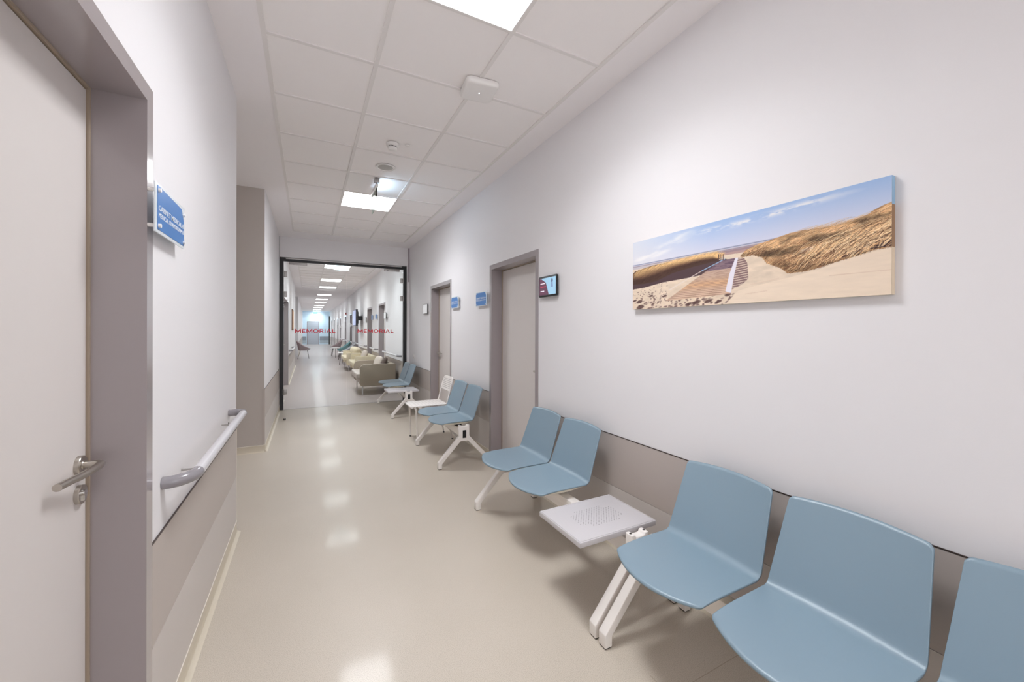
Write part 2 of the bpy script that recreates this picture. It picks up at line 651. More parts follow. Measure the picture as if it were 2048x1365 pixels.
# wainscot panels and skirting
def wains(name, x, sgn, spans, label, n):
    b = MB()
    xa = x
    xb = x + sgn * 0.004
    for (y0, y1) in spans:
        b.box(min(xa, xb), max(xa, xb), y0, y1, 0.382, 0.706, WAIN_UP)
        b.box(min(xa, xb), max(xa, xb), y0, y1, 0.078, 0.379, WAIN_LO)
        b.box(min(xa, x + sgn * .005), max(xa, x + sgn * .005), y0, y1, 0.706, 0.710, DLEG)
    struct(b.build('trim_%d' % n, smooth=0), label, 'trim')
    b = MB()
    cur = [(0, 0), (0.014, 0), (0.010, 0.004), (0.006, 0.012), (0.004, 0.022), (0.0035, 0.076), (0, 0.076)]
    # cove curve out onto the floor
    cov = [(0.0, 0.0), (0.030, 0.0005), (0.018, 0.004), (0.010, 0.010), (0.006, 0.020), (0.005, 0.030), (0.005, 0.073), (0, 0.073)]
    for (y0, y1) in spans:
        b.prism([(x + sgn * p, q) for p, q in cov], 'y', y0, y1, SKIRT)
        b.box(min(x, x + sgn * .0065), max(x, x + sgn * .0065), y0, y1, 0.073, 0.078, SKIRT_TOP)
    nm = 'baseboard_right' if sgn < 0 else 'baseboard_left'
    struct(b.build(nm, smooth=30), label.replace('wall panels', 'cove skirting').replace('two-tone taupe', 'beige'), 'baseboard')


sp = []
y = YB
for (a, c) in RD:
    if a > YG and y < YG:
        sp += [(y, YG - .056), (YG + .16, a)]
    else:
        sp.append((y, a))
    y = c
sp.append((y, YE))
wains('w', XR, -1, sp, 'two-tone taupe wall panels along the right wall', 2)
wains('w', XL, 1, [(YB, LD_NEAR[0]), (LD_NEAR[1], YR0), (YR1, YG - .056), (YG + .16, LD_FAR[0]), (LD_FAR[1], YP0), (YP1, YE)],
      'two-tone taupe wall panels along the left wall', 3)
# niche wall skirting and the panel edge wrapping its corner
b = MB()
b.prism([(YR1 - p, q) for p, q in [(0, 0), (0.030, 0.0005), (0.014, 0.006), (0.006, 0.02), (0.005, 0.073), (0, 0.073)]], 'x', XREC, XL, SKIRT)
b.box(XREC, XL + .004, YR1 - .0065, YR1, 0.073, 0.078, SKIRT_TOP)
struct(b.build('baseboard_niche', smooth=30), 'beige cove skirting under the taupe niche wall', 'baseboard')
b = MB()
b.box(XL - .026, XL + .004, YR1 - .004, YR1, 0.078, 0.706, WAIN_UP)
b.box(XL - .001, XL + .005, YR0, YR0 + .003, 0.0, 0.706, SKIRT_TOP)
struct(b.build('trim_4', smooth=0), 'panel edges wrapping the niche corners', 'trim')
# end wall panels
b = MB()
b.box(XL, -0.15, YE - .006, YE, .08, .36, mat('blue_grey_panel_light', (176, 190, 202), .4))
b.box(XL, -0.15, YE - .006, YE, .365, .71, mat('blue_grey_panel', (142, 152, 164), .4))
b.box(0.93, XR, YE - .006, YE, .08, .36, mat('blue_grey_panel_light', (176, 190, 202), .4))
b.box(0.93, XR, YE - .006, YE, .365, .71, mat('blue_grey_panel', (142, 152, 164), .4))
struct(b.build('trim_5', smooth=0), 'grey two-tone panels on the far end wall', 'trim')


# ------------------------------------------------------------------ doors
def door(n, y0, y1, wallx, sgn, label, ztop=2.076, near=True, handle_y=None, handle=True):
    """sgn: +1 when the recess runs towards +x (right wall), -1 for the left wall"""
    root = sempty('door_%d' % n, label, 'door', (wallx, (y0 + y1) / 2, 0))
    def P(ax0, ax1):
        a, c = wallx + sgn * ax0, wallx + sgn * ax1
        return min(a, c), max(a, c)
    def put(bb, nm, par=root):
        o = bb.build(nm, smooth=30)
        o.parent = par
        base = root.location if par is root else root.location
        o.location = (0, 0, 0)
        for v in o.data.vertices:
            v.co -= root.location
        return o
    fw_ = 0.050
    dep = 0.129
    lin_ = P(-0.004, dep)
    b = MB()
    # face plates and reveal lining, one bent metal frame
    fx = P(-0.004, 0.0)
    zi = ztop - fw_
    b.box(fx[0], fx[1], y0, y0 + fw_, 0, ztop, FRAME)
    b.box(fx[0], fx[1], y1 - fw_, y1, 0, ztop, FRAME)
    b.box(fx[0], fx[1], y0 + fw_, y1 - fw_, zi, ztop, FRAME)
    rx = P(0.0, dep)
    b.box(rx[0], rx[1], y0 + .022, y0 + fw_, 0, zi + .0, FRAME)
    b.box(rx[0], rx[1], y1 - fw_, y1 - .022, 0, zi + .0, FRAME)
    b.box(rx[0], rx[1], y0 + .022, y1 - .022, zi, ztop - .024, FRAME)
    put(b, 'door_frame')
    if near:
        b = MB()
        sx = P(dep - 0.010, dep + .002)
        g = 0.008
        b.box(sx[0], sx[1], y0 + fw_, y0 + fw_ + g, 0, zi, SEAL)
        b.box(sx[0], sx[1], y1 - fw_ - g, y1 - fw_, 0, zi, SEAL)
        b.box(sx[0], sx[1], y0 + fw_ + g, y1 - fw_ - g, zi - g, zi, SEAL)
        put(b, 'door_seal')
    b = MB()
    lx = P(dep - .004 if near else dep, dep + .04)
    g = 0.011
    b.box(lx[0], lx[1], y0 + fw_ + g, y1 - fw_ - g, 0.006, zi - g, LEAF, bev=0.0015, seg=1)
    leaf = put(b, 'door_leaf')
    if handle and handle_y is not None:
        hx = wallx + sgn * (dep - .004)
        d = -sgn                      # towards the corridor
        s = 1 if handle_y < (y0 + y1) / 2 else -1   # lever points to the hinge side
        axn = 'x' if d > 0 else '-x'
        b = MB()
        b.lathe([(0.026, 0), (0.026, 0.009), (0.0245, 0.011), (0.012, 0.011), (0.0105, 0.013)], (hx, handle_y, 1.008), axn, STEEL)
        path = [(hx + d * 0.008, handle_y, 1.008), (hx + d * .034, handle_y, 1.008), (hx + d * .043, handle_y + s * .002, 1.008),
                (hx + d * .048, handle_y + s * .008, 1.008), (hx + d * .049, handle_y + s * .018, 1.007),
                (hx + d * .047, handle_y + s * .040, 1.005), (hx + d * .042, handle_y + s * .065, 1.002), (hx + d * .036, handle_y + s * .090, 1.000),
                (hx + d * .030, handle_y + s * .115, 1.0), (hx + d * .026, handle_y + s * .140, 1.0), (hx + d * .024, handle_y + s * .162, 1.0)]
        b.tube(path, 0.0095, STEEL, n=18)
        put(b, 'door_handle')
        b = MB()
        b.lathe([(0.026, 0), (0.026, 0.009), (0.0245, 0.011), (0.002, 0.011)], (hx, handle_y, 0.928), axn, STEEL)
        b.lathe([(0.0085, .011), (0.0085, 0.016)], (hx, handle_y, 0.932), axn, CHROME, n=20)
        b.box(min(hx + d * .011, hx + d * .0155), max(hx + d * .011, hx + d * .0155), handle_y - .005, handle_y + .005, 0.911, 0.928, CHROME)
        put(b, 'lock_escutcheon')
    return root


door(1, LD_NEAR[0], LD_NEAR[1], XL, -1, 'large warm grey door close by on the left with steel lever', ztop=2.122, handle_y=1.507)
door(2, RD[0][0], RD[0][1], XR, 1, 'warm grey door in taupe frame between wall tablet and blue sign', handle_y=2.986)
door(3, RD[1][0], RD[1][1], XR, 1, 'warm grey door nearest this side of the glass doors', handle_y=6.15)
labs = ['first recessed door beyond the glass on the right', 'second door beyond the glass on the right, pale leaf',
        'door right behind the wall television', 'door past the television beside a small tablet',
        'door below the red wall alarm', 'sixth door beyond the glass on the right',
        'seventh door beyond the glass on the right', 'eighth door beyond the glass on the right', 'last door on the right before the end wall']
for k, (a, c) in enumerate(RD[2:]):
    door(4 + k, a, c, XR, 1, labs[k], near=False, handle_y=a + .1)
door(13, LD_FAR[0], LD_FAR[1], XL, -1, 'grey door just past the glass on the left', near=False, handle_y=LD_FAR[1] - .11)
# end door
root = sempty('door_14', 'grey door in the middle of the far end wall', 'door', (0.385, YE, 0))
b = MB()
b.box(-.095, -.045, YE - .02, YE, 0, 2.05, FRAME); b.box(.815, .865, YE - .02, YE, 0, 2.05, FRAME); b.box(-.045, .815, YE - .02, YE, 2.0, 2.05, FRAME)
o = b.build('door_frame', smooth=0); o.parent = root; o.location = -root.location
b = MB()
b.box(-.045, .815, YE - .012, YE, 0.01, 2.0, mat('blue_grey_door_leaf', (176, 182, 194), .45))
o = b.build('door_leaf', smooth=0); o.parent = root; o.location = -root.location

# ------------------------------------------------------------------ glass double doors
FT = 2.601
root = sempty('door_15', 'black metal frame around the glass double doors', 'door frame', (0.64, YG, 0))
b = MB()
b.box(-.430, -.372, YG - .03, YG + .03, 0, FT, BLACK, bev=.002, seg=1)
b.box(1.640, 1.700, YG - .03, YG + .03, 0, FT, BLACK, bev=.002, seg=1)
b.box(-.372, 1.640, YG - .03, YG + .03, FT - .062, FT, BLACK, bev=.002, seg=1)
o = b.build('door_frame', smooth=30); o.parent = root; o.location = -root.location
b = MB()
b.box(-.34, 1.61, YG - .036, YG - .03, FT - .022, FT - .002, ALU)
o = b.build('frame_trim', smooth=0); o.parent = root; o.location = -root.location
b = MB()
b.box(-.37, 1.64, YG - .02, YG + .02, 0.0, 0.0025, ALU)
struct(b.build('trim_6', smooth=0), 'thin metal threshold strip under the glass doors', 'trim')


GLY = {
    'M': (1.25, [[(0, 0), (.20, 0), (.20, 1), (0, 1)], [(1.05, 0), (1.25, 0), (1.25, 1), (1.05, 1)],
                 [(.0, 1), (.24, 1), (.72, .18), (.56, .10)], [(1.01, 1), (1.25, 1), (.69, .10), (.53, .18)]]),
    'E': (.74, [[(0, 0), (.20, 0), (.20, 1), (0, 1)], [(.2, 0), (.74, 0), (.74, .18), (.2, .18)], [(.2, .42), (.68, .42), (.68, .58), (.2, .58)], [(.2, .82), (.74, .82), (.74, 1), (.2, 1)]]),
    'R': (.92, [[(0, 0), (.20, 0), (.20, 1), (0, 1)], [(.38, .42), (.58, .44), (.94, 0), (.70, 0)]]),
    'I': (.20, [[(0, 0), (.20, 0), (.20, 1), (0, 1)]]),
    'A': (1.10, [[(0, 0), (.21, 0), (.63, 1), (.46, 1)], [(.89, 0), (1.10, 0), (.64, 1), (.47, 1)], [(.25, .24), (.85, .24), (.80, .38), (.30, .38)]]),
    'L': (.72, [[(0, 0), (.20, 0), (.20, 1), (0, 1)], [(.2, 0), (.72, 0), (.72, .18), (.2, .18)]]),
    'O': (1.16, []),
}


def glyphs(width, height, mtx, m, parent):
    pos, items = 0.0, []
    for ch in 'MEMORIAL':
        items.append((ch, pos))
        pos += GLY[ch][0] + .20
    tot = pos - .20
    sx = width / tot
    vs, fs = [], []
    def add(poly, x0, z):
        k = len(vs)
        n = len(poly)
        for (x, y) in poly:
            vs.append(mtx @ Vector(((x0 + x) * sx, y * height, z)))
        for (x, y) in poly:
            vs.append(mtx @ Vector(((x0 + x) * sx, y * height, -.0003)))
        fs.append(tuple(range(k, k + n)))
        for q in range(n):
            fs.append((k + q, k + n + q, k + n + (q + 1) % n, k + (q + 1) % n))
    def arc(x0, cx, cy, ro, ri, a0, a1, n, z):
        for q in range(n):
            aa, ab = math.radians(a0 + (a1 - a0) * q / n), math.radians(a0 + (a1 - a0) * (q + 1) / n)
            add([(cx + ri[0] * math.cos(aa), cy + ri[1] * math.sin(aa)), (cx + ro[0] * math.cos(aa), cy + ro[1] * math.sin(aa)),
                 (cx + ro[0] * math.cos(ab), cy + ro[1] * math.sin(ab)), (cx + ri[0] * math.cos(ab), cy + ri[1] * math.sin(ab))], x0, z)
    for ch, x0 in items:
        for k, p in enumerate(GLY[ch][1]):
            add(p, x0, .0004 + k * .00004)
        if ch == 'O':
            arc(x0, .58, .5, (.58, .52), (.37, .36), 0, 360, 28, .0004)
        if ch == 'R':
            add([(.2, .84), (.50, .84), (.50, 1), (.2, 1)], x0, .00044)
            add([(.2, .40), (.50, .40), (.50, .55), (.2, .55)], x0, .00044)
            arc(x0, .50, .70, (.36, .30), (.16, .145), -90, 90, 12, .00046)
    me = bpy.data.meshes.new('lettering')
    me.from_pydata([tuple(v) for v in vs], [], fs)
    me.materials.append(m)
    ob = bpy.data.objects.new('lettering', me)
    COL.objects.link(ob)
    ob.parent = parent
    return ob


def glass_leaf(x0, x1, hinge_left, label, tx0, tx1):
    cx = (x0 + x1) / 2
    t = thing('glass_door', label, 'glass door', (cx, YG, 0), 'glass doors across the corridor')
    def put(bb, nm, sm=30, par=t):
        o = bb.build(nm, smooth=sm)
        o.parent = par
        for v in o.data.vertices:
            v.co -= Vector((cx, YG, 0))
        return o
    b = MB()
    b.box(x0, x1, YG - .005, YG + .005, 0.006, 2.535, GLASS)
    put(b, 'glass_pane', 0)
    xs = x0 if hinge_left else x1
    d = 1 if hinge_left else -1
    for zc in (2.322, 1.98, .305):
        b = MB()
        a, c = sorted((xs - d * .022, xs + d * .048))
        b.box(a, c, YG - .024, YG + .024, zc - .047, zc + .047, ALU, bev=.004)
        b.tube([(xs - d * .004, YG - .027, zc - .05), (xs - d * .004, YG - .027, zc + .05)], .010, ALU, n=12)
        put(b, 'hinge')
    b = MB()
    a, c = (x0 + .075, x0 + .355) if hinge_left else (x1 - .355, x1 - .065)
    b.box(a, c, YG - .024, YG + .024, 2.492, 2.538, ALU, bev=.003)
    b.box(a + .05, a + .08, YG - .025, YG - .02, 2.496, 2.503, BLACKP)
    put(b, 'closer_clamp')
    mt = frame_mtx((tx0 - cx, -.0052, 1.312), (1, 0, 0), (0, 0, 1))
    glyphs(tx1 - tx0, .070, mt, RED, t)
    return t


glass_leaf(-.370, .622, True, 'left leaf of the glass doors, red word in front of the end door', -.201, .438)
glass_leaf(.628, 1.634, False, 'right leaf of the glass doors, red word in front of the right wall', .812, 1.458)

b = MB()
b.lathe([(.016, 0), (.018, .004), (.018, .03), (.014, .036)], (0, 0, 0), 'z', ALU, n=20)
b.lathe([(.0185, .012), (.0185, .024)], (0, 0, 0), 'z', BLACKP, n=20)
o = b.build('door_stop'); o.location = (-.315, 6.89, 0)
tag(o, 'small round metal door stop on the floor before the glass doors', 'door stop')


# ------------------------------------------------------------------ ceiling lights
def light(y, label, grp, far=False, x0=.357, x1=.957, y1=None):
    cx, cy = (x0 + x1) / 2, y + .3
    t = thing('ceiling_light', label, 'ceiling light', (cx, cy, ZC), grp)
    b = MB()
    h = .288
    for q in ((-h - .008, h + .008, -h - .008, -h), (-h - .008, h + .008, h, h + .008), (-h - .008, -h, -h, h), (h, h + .008, -h, h)):
        b.box(q[0], q[1], q[2], q[3], -.004, .004, WHITE)
    o = b.build('light_frame', smooth=0); o.parent = t
    b = MB()
    b.box(-h, h, -h, h, -.002, .003, PANEL_FAR if far else PANEL)
    o = b.build('diffuser', smooth=0); o.parent = t
    la = bpy.data.lights.new('lamp', 'AREA')
    la.shape = 'SQUARE'
    la.size = .56
    la.energy = LAMP_W * (1.2 if far else 1.0)
    la.color = FAR_COL if far else PANEL_COL
    la.spread = math.radians(LAMP_SPREAD)
    lo = bpy.data.objects.new('lamp', la)
    COL.objects.link(lo)
    lo.parent = t
    lo.location = (0, 0, -.006)
    return t


light(GY0 - .6, 'brightest square ceiling light, cut by the top of the photo', 'square lights in this part')
light(GY0 + .6 * 5, 'square ceiling light behind the hanging exit sign', 'square lights in this part')
light(GY0 - .6 * 7, 'square ceiling light above and behind the viewer', 'square lights in this part')
fl = [8.46, 10.67, 13.75, 16.22, 19.87, 23.03, 25.9, 29.2, 32.3, 36.0, 38.7]
names = ['hidden', 'first', 'second', 'third', 'fourth', 'fifth', 'sixth', 'seventh', 'eighth', 'ninth', 'last']
for nme, yy in zip(names, fl):
    light(yy, ('%s square ceiling light seen beyond the glass doors' % nme) if nme != 'hidden' else 'square ceiling light just past the glass, hidden above the lintel', 'square lights beyond the glass', far=True)

# ------------------------------------------------------------------ ceiling devices
t = thing('access_point', 'white rounded square wireless access point on the ceiling tiles', 'access point', (.985, 2.385, ZC))
t.rotation_euler = (0, 0, math.radians(-6))
b = MB()
prof = [(.086, -.036), (.098, -.0345), (.105, -.028), (.108, -.018), (.108, -.006), (.104, .0005)]
# rounded square body
def sq(r, z, rc=.3, n=8):
    return [(p[0], p[1], z) for p in rrect(-r, r, -r, r, r * rc, n)]
rings = [sq(r, z) for r, z in prof]
vs = [p for ring in rings for p in ring]
n = len(rings[0])
fs = [(i * n + k, i * n + (k + 1) % n, (i + 1) * n + (k + 1) % n, (i + 1) * n + k) for i in range(len(rings) - 1) for k in range(n)]
fs += [tuple(range(n)), tuple((len(rings) - 1) * n + k for k in range(n))]
b.raw(vs, fs, WHITE)
b.build('housing', parent=t)
b = MB()
b.lathe([(.0028, 0), (.0028, .0012)], (0, 0, -.036), '-z', mat('led_white', (255, 255, 255), emit=(235, 245, 255), estr=3.0), n=12)
b.build('status_light', parent=t)

t = thing('smoke_detector', 'white round smoke detector with dark vents on the ceiling', 'smoke detector', (.633, 3.446, ZC))
b = MB()
b.lathe([(.052, 0), (.053, .010), (.050, .020), (.046, .024)], (0, 0, 0), '-z', WHITE)
b.lathe([(.037, .034), (.036, .046), (.030, .051), (.010, .053)], (0, 0, 0), '-z', WHITE)
b.build('housing', parent=t)
b = MB()
b.lathe([(.034, .023), (.034, .036)], (0, 0, 0), '-z', DFACE)
b.build('vent_ring', parent=t)
b = MB()
for k in range(20):
    a = 2 * math.pi * k / 20
    x, y = .0385 * math.cos(a), .0385 * math.sin(a)
    b.tube([(x, y, -.022), (x * .98, y * .98, -.037)], .0022, WHITE, n=6)
b.build('vent_ribs', parent=t)
b = MB()
b.lathe([(.026, 0), (.026, .003), (.020, .004), (.019, .010), (.008, .014)], (0, 0, 0), '-z', WHITE, n=24)
o = b.build('indicator_button'); o.location = (.757, 3.413, ZC)
tag(o, 'tiny white round indicator beside the smoke detector', 'indicator')
t = thing('ceiling_speaker', 'flat round grey-meshed loudspeaker between smoke detector and exit sign', 'loudspeaker', (.665, 3.975, ZC))
b = MB()
b.lathe([(.092, 0), (.092, .003), (.086, .008), (.078, .008), (.077, .004)], (0, 0, 0), '-z', WHITE, n=48)
b.build('speaker_rim', parent=t)
b = MB()
b.lathe([(.077, .003), (.05, .0065), (.001, .0075)], (0, 0, 0), '-z', mat('speaker_mesh', (186, 184, 180), 0.6, bump=.6, bscale=900), n=48)
b.build('speaker_grille', parent=t)

# exit luminaire hanging under the ceiling, seen on its edge
t = thing('exit_sign', 'hanging exit luminaire seen edge-on in front of the square light', 'exit sign', (.635, 4.48, ZC))
b = MB()
b.box(-.025, .025, -.185, -.135, -.045, 0, ALU, bev=.004)
b.build('ceiling_mount', parent=t)
b = MB()
b.box(-.015, .015, -.170, .175, -.094, -.056, WHITE, bev=.003)
b.tube([(0, -.16, -.06), (0, -.16, -.03)], .007, ALU)
b.build('housing', parent=t)
b = MB()
b.box(.0151, .0165, -.160, .165, -.090, -.060, mat_panel('cool_exit_led', (0.55, 0.78, 1.0), 20.0))
b.build('led_strip', parent=t)
b = MB()
b.box(-.004, .004, -.168, .17, -.285, -.098, mat_glass('acrylic_panel', (0.86, 0.95, 0.93)))
b.build('acrylic_panel', parent=t)
b = MB()
b.box(.0045, .005, -.15, .15, -.27, -.12, mat('exit_green_film', (150, 205, 190), .4))
# exit luminaire beyond the glass
t = thing('exit_sign', 'lit pale exit luminaire hanging just beyond the glass doors', 'exit sign', (.565, 8.25, ZC))
b = MB()
b.box(-.015, .015, -.015, .015, -.30, 0, ALU)
b.build('ceiling_rod', parent=t)
b = MB()
b.box(-.135, .135, -.02, .02, -.345, -.30, ALU, bev=.003)
b.build('housing', parent=t)
b = MB()
b.box(-.130, .135, -.005, .005, -.445, -.345, mat('lit_exit_panel', (200, 225, 235), .4, emit=(205, 232, 245), estr=5.0))
b.build('sign_panel', parent=t)
t = thing('exit_sign', 'small green exit sign glowing at the far end of the corridor', 'exit sign', (.55, 37.6, ZC))
b = MB()
b.box(-.012, .012, -.012, .012, -.14, 0, ALU)
b.build('ceiling_rod', parent=t)
b = MB()
b.box(-.17, .17, -.03, .03, -.30, -.14, mat('green_exit_face', (90, 200, 170), .4, emit=(120, 230, 200), estr=1.0))
b.box(.03, .09, -.032, -.03, -.27, -.17, LETTER_W)
b.build('sign_panel', parent=t)


# ------------------------------------------------------------------ benches
def seat_shell(name):
    """shell with its junction line at x=0, z=0 (seat height), seat towards -x, back towards +x and up"""
    NT, hw = 28, .214
    rows = []
    # seat rows
    NS = 22
    for i in range(NS + 1):
        s = i / NS
        row = []
        for j in range(NT + 1):
            t = math.sin(math.pi / 2 * (-1 + 2 * j / NT))
            xf = -.404 + .072 * abs(t) ** 2.0 + .010 * max(0, (abs(t) - .94) / .06) ** 2
            xe = -.032
            # rounded front corners
            dist = s * (xe - xf)
            sh = 0.0
            x = xf + dist
            wloc = (hw - .004 * (1 - s)) - sh
            z = .004 - .010 * (1 - s) ** 6 + .004 * abs(t) ** 2 - .003
            z -= .003 * math.exp(-((x + .20) / .12) ** 2) * (1 - t * t)
            row.append((x, t * wloc, z))
        rows.append(row)
    # fold
    lean = math.radians(19.5)
    R = .036
    NF = 8
    cx, cz = -.032, R
    end = math.radians(90) - lean
    for i in range(1, NF + 1):
        a = end * i / NF
        row = []
        for j in range(NT + 1):
            t = math.sin(math.pi / 2 * (-1 + 2 * j / NT))
            k = i / NF
            x = cx + R * math.sin(a)
            z = cz - R * math.cos(a)
            x += .012 * k * (1 - t * t)
            row.append((x, t * hw, z + (.001 + .004 * t * t) * (1 - k)))
        rows.append(row)
    x0, z0 = cx + R * math.sin(end), cz - R * math.cos(end)
    LB = .325
    NB = 22
    for i in range(1, NB + 1):
        s = i / NB
        row = []
        for j in range(NT + 1):
            t = math.sin(math.pi / 2 * (-1 + 2 * j / NT))
            top = LB - .010 * t * t - .014 * max(0, (abs(t) - .93) / .07) ** 2
            d = s * top
            sh = 0
            wl = hw - .018 * s - sh
            x = x0 + d * math.sin(lean) + .012 * (1 - t * t) * (1 + .9 * s)
            z = z0 + d * math.cos(lean)
            row.append((x, t * wl, z))
        rows.append(row)
    vs = [p for r in rows for p in r]
    n = NT + 1
    fs = [(i * n + j, (i + 1) * n + j, (i + 1) * n + j + 1, i * n + j + 1) for i in range(len(rows) - 1) for j in range(NT)]
    b = MB()
    b.raw(vs, fs, BLUE)
    o = b.build(name, smooth=60)
    # consistent: top surface normal up
    me = o.data
    if me.polygons[10].normal.z < 0:
        me.flip_normals()
    md = o.modifiers.new('thickness', 'SOLIDIFY')
    md.thickness = .009
    md.offset = -1
    return o


SX = 1.535     # junction line of seat and back
SZ = .432
SPX = 1.411    # spine
seat_proto = seat_shell('seat_shell')
seat_mesh = seat_proto.data
bpy.data.objects.remove(seat_proto)

# tray under each seat
def tray_mesh():
    b = MB()
    vs, fs = [], []
    NX, NY = 14, 12
    for i in range(NX + 1):
        s = i / NX
        x = -.335 + .325 * s
        dep = .030 * math.sin(math.pi * min(1, s * 1.02)) ** .8 if s < .98 else 0
        for j in range(NY + 1):
            t = -1 + 2 * j / NY
            z = -.0145 - (.002 + dep) * (1 - abs(t) ** 4 * .55)
            vs.append((x, t * .190 * (1 - .05 * (1 - s)), z))
    n = NY + 1
    fs = [(i * n + j, (i + 1) * n + j, (i + 1) * n + j + 1, i * n + j + 1) for i in range(NX) for j in range(NY)]
    off = len(vs)
    vs += [(x, y, -.0135) for (x, y, z) in vs]
    fs += [tuple(off + q for q in f[::-1]) for f in fs]
    border = [j for j in range(n)] + [i * n + NY for i in range(1, NX + 1)] + [NX * n + j for j in range(NY - 1, -1, -1)] + [i * n for i in range(NX - 1, 0, -1)]
    m = len(border)
    for k in range(m):
        a, c = border[k], border[(k + 1) % m]
        fs.append((a, c, off + c, off + a))
    b.raw(vs, fs, CREAM)
    o = b.build('seat_tray', smooth=50)
    me = o.data
    bpy.data.objects.remove(o)
    return me


TRAY = tray_mesh()


def leg_mesh():
    c = 0.0
    half = [(-.053, .412), (-.053, .300), (-.270, .062), (-.270, .004), (-.231, .004), (-.231, .050), (-.040, .252)]
    pts = half + [(-p[0], p[1]) for p in half[::-1]]
    # notched top
    pts = pts[:] + [(.053 - .020, .412), (.024, .398), (-.024, .398), (-.033, .412)]
    b = MB()
    b.prism(pts, 'y', -.0225, .0225, WHITE_MET, bev=.004, seg=3)
    # window plate around the beam end
    for s in (-1, 1):
        b.lathe([(.006, 0), (.006, .0006)], (s * .043, 0, .4122), 'z', DARK, n=10)
    o = b.build('leg_frame', smooth=40)
    me = o.data
    bpy.data.objects.remove(o)
    b = MB()
    b.box(-.017, .017, -.019, .019, 0, .004, BLACKP)
    o = b.build('foot_pad', smooth=0)
    mp = o.data
    bpy.data.objects.remove(o)
    b = MB()
    b.box(-.020, .020, -.0235, .0235, .282, .362, BLACKP, bev=.002, seg=1)
    o = b.build('beam_end_cap', smooth=30)
    mc = o.data
    bpy.data.objects.remove(o)
    return me, mp, mc


LEG, PAD, CAP = leg_mesh()


def child(name, me, parent, loc=(0, 0, 0)):
    o = bpy.data.objects.new(name, me)
    COL.objects.link(o)
    o.parent = parent
    o.location = loc
    return o


def table_mesh():
    b = MB()
    x0, x1, y0, y1 = -.310, .170, -.178, .178
    # tray top: rim with slightly sunken surface
    b.box(x0, x1, y0, y1, .386, .413, TABLEW, bev=.004, seg=3)
    r = .010
    for q in ((x0 + .004, x1 - .004, y0 + .004, y0 + r), (x0 + .004, x1 - .004, y1 - r, y1 - .004), (x0 + .004, x0 + r, y0 + .01, y1 - .01), (x1 - r, x1 - .004, y0 + .01, y1 - .01)):
        b.box(q[0], q[1], q[2], q[3], .410, .4155, TABLEW, bev=.0015, seg=2)
    o = b.build('table_top', smooth=30)
    me = o.data
    bpy.data.objects.remove(o)
    b = MB()
    vs, fs = [], []
    cx = (x0 + x1) / 2
    k = 0
    for i in range(17):
        for j in range(17):
            px = (i - 8) * .0165 + (.00825 if j % 2 else 0)
            py = (j - 8) * .0100
            # cut-corner field of perforations
            if abs(px) > .135 or abs(py) > .082 or (abs(px) > .085 and abs(py) > .050):
                continue
            rr = .0021
            n = 8
            for a in range(n):
                vs.append((cx + px + rr * math.cos(2 * math.pi * a / n), py + rr * math.sin(2 * math.pi * a / n), .4135))
            fs.append(tuple(range(k, k + n)))
            k += n
    b.raw(vs, fs, DFACE)
    o = b.build('perforation', smooth=0)
    mp = o.data
    bpy.data.objects.remove(o)
    return me, mp


TTOP, TPERF = table_mesh()


def bench(y_near, y_far, seats, table, label):
    t = thing('waiting_bench', label, 'bench', (SPX, y_near, 0), 'blue waiting benches on the right wall')
    b = MB()
    b.box(-.030, .030, .0225, (y_far - y_near) - .0225, .288, .366, WHITE_MET, bev=.004)
    b.build('beam', parent=t)
    for yy in (0, y_far - y_near):
        lg = child('leg_frame', LEG, t, (0, yy, 0))
        child('foot_pad', PAD, lg, (-.2505, 0, 0))
        child('foot_pad', PAD, lg, (.2505, 0, 0))
        child('beam_end_cap', CAP, lg)
    for ys_ in seats:
        o = child('seat', seat_mesh, t, (SX - SPX, ys_ - y_near, SZ))
        md = o.modifiers.new('thickness', 'SOLIDIFY')
        md.thickness = .009
        md.offset = -1
        child('seat_tray', TRAY, o)
        for q in (-.10, .06):
            bb = MB()
            bb.box(-.155, -.085, q, q + .04, -.066, -.042, BLACKP)
            bb.build('seat_mount', parent=o)
    if table is not None:
        o = child('table_top', TTOP, t, (0, table - y_near, 0))
        child('perforation', TPERF, o)
        for q in (-.10, .06):
            bb = MB()
            bb.box(-.05, .05, q, q + .04, .364, .388, BLACKP)
            bb.build('table_mount', parent=o)
    return t


bench(-.053, 1.347, [.205, .660, 1.117], None, 'nearest steel-blue bench, three seats, cut off by the right edge')
bench(1.413, 2.815, [2.155, 2.603], 1.630, 'two-seat blue bench with white perforated table, under the near door and painting')
bench(3.800, 4.700, [4.070, 4.522], None, 'two-seat blue bench without table, between the two doors')
bench(6.275, 7.655, [6.985, 7.440], 6.492, 'farthest blue bench with small white table, beside the glass doors')

# ------------------------------------------------------------------ white perforated chair
t = thing('metal_chair', 'white perforated metal chair behind the two-seat bench by the far door', 'chair', (1.40, 4.955, 0))
b = MB()
b.box(-.27, .16, -.19, .19, .440, .452, WHITE_MET, bev=.005)
b.box(-.295, -.262, -.175, .175, .424, .446, WHITE_MET, bev=.008, seg=3)
for i in range(9):
    for j in range(9):
        x, y = -.22 + i * .04, -.15 + j * .0375
        b.box(x - .006, x + .006, y - .0025, y + .0025, .4521, .4524, mat('perforation_grey', (150, 146, 144), .6))
b.build('seat', parent=t)
b = MB()
prof = []
b2 = rrect(-.185, .185, .60, .775, [.03, .03, .07, .07], 6)
vs = []
bm = bmesh.new()
def bx_(z): return .155 + (z - .45) * .22
A = [bm.verts.new((bx_(p[1]) , p[0], p[1])) for p in b2]
B_ = [bm.verts.new((bx_(p[1]) + .012, p[0], p[1])) for p in b2]
bm.faces.new(A); bm.faces.new(B_[::-1])
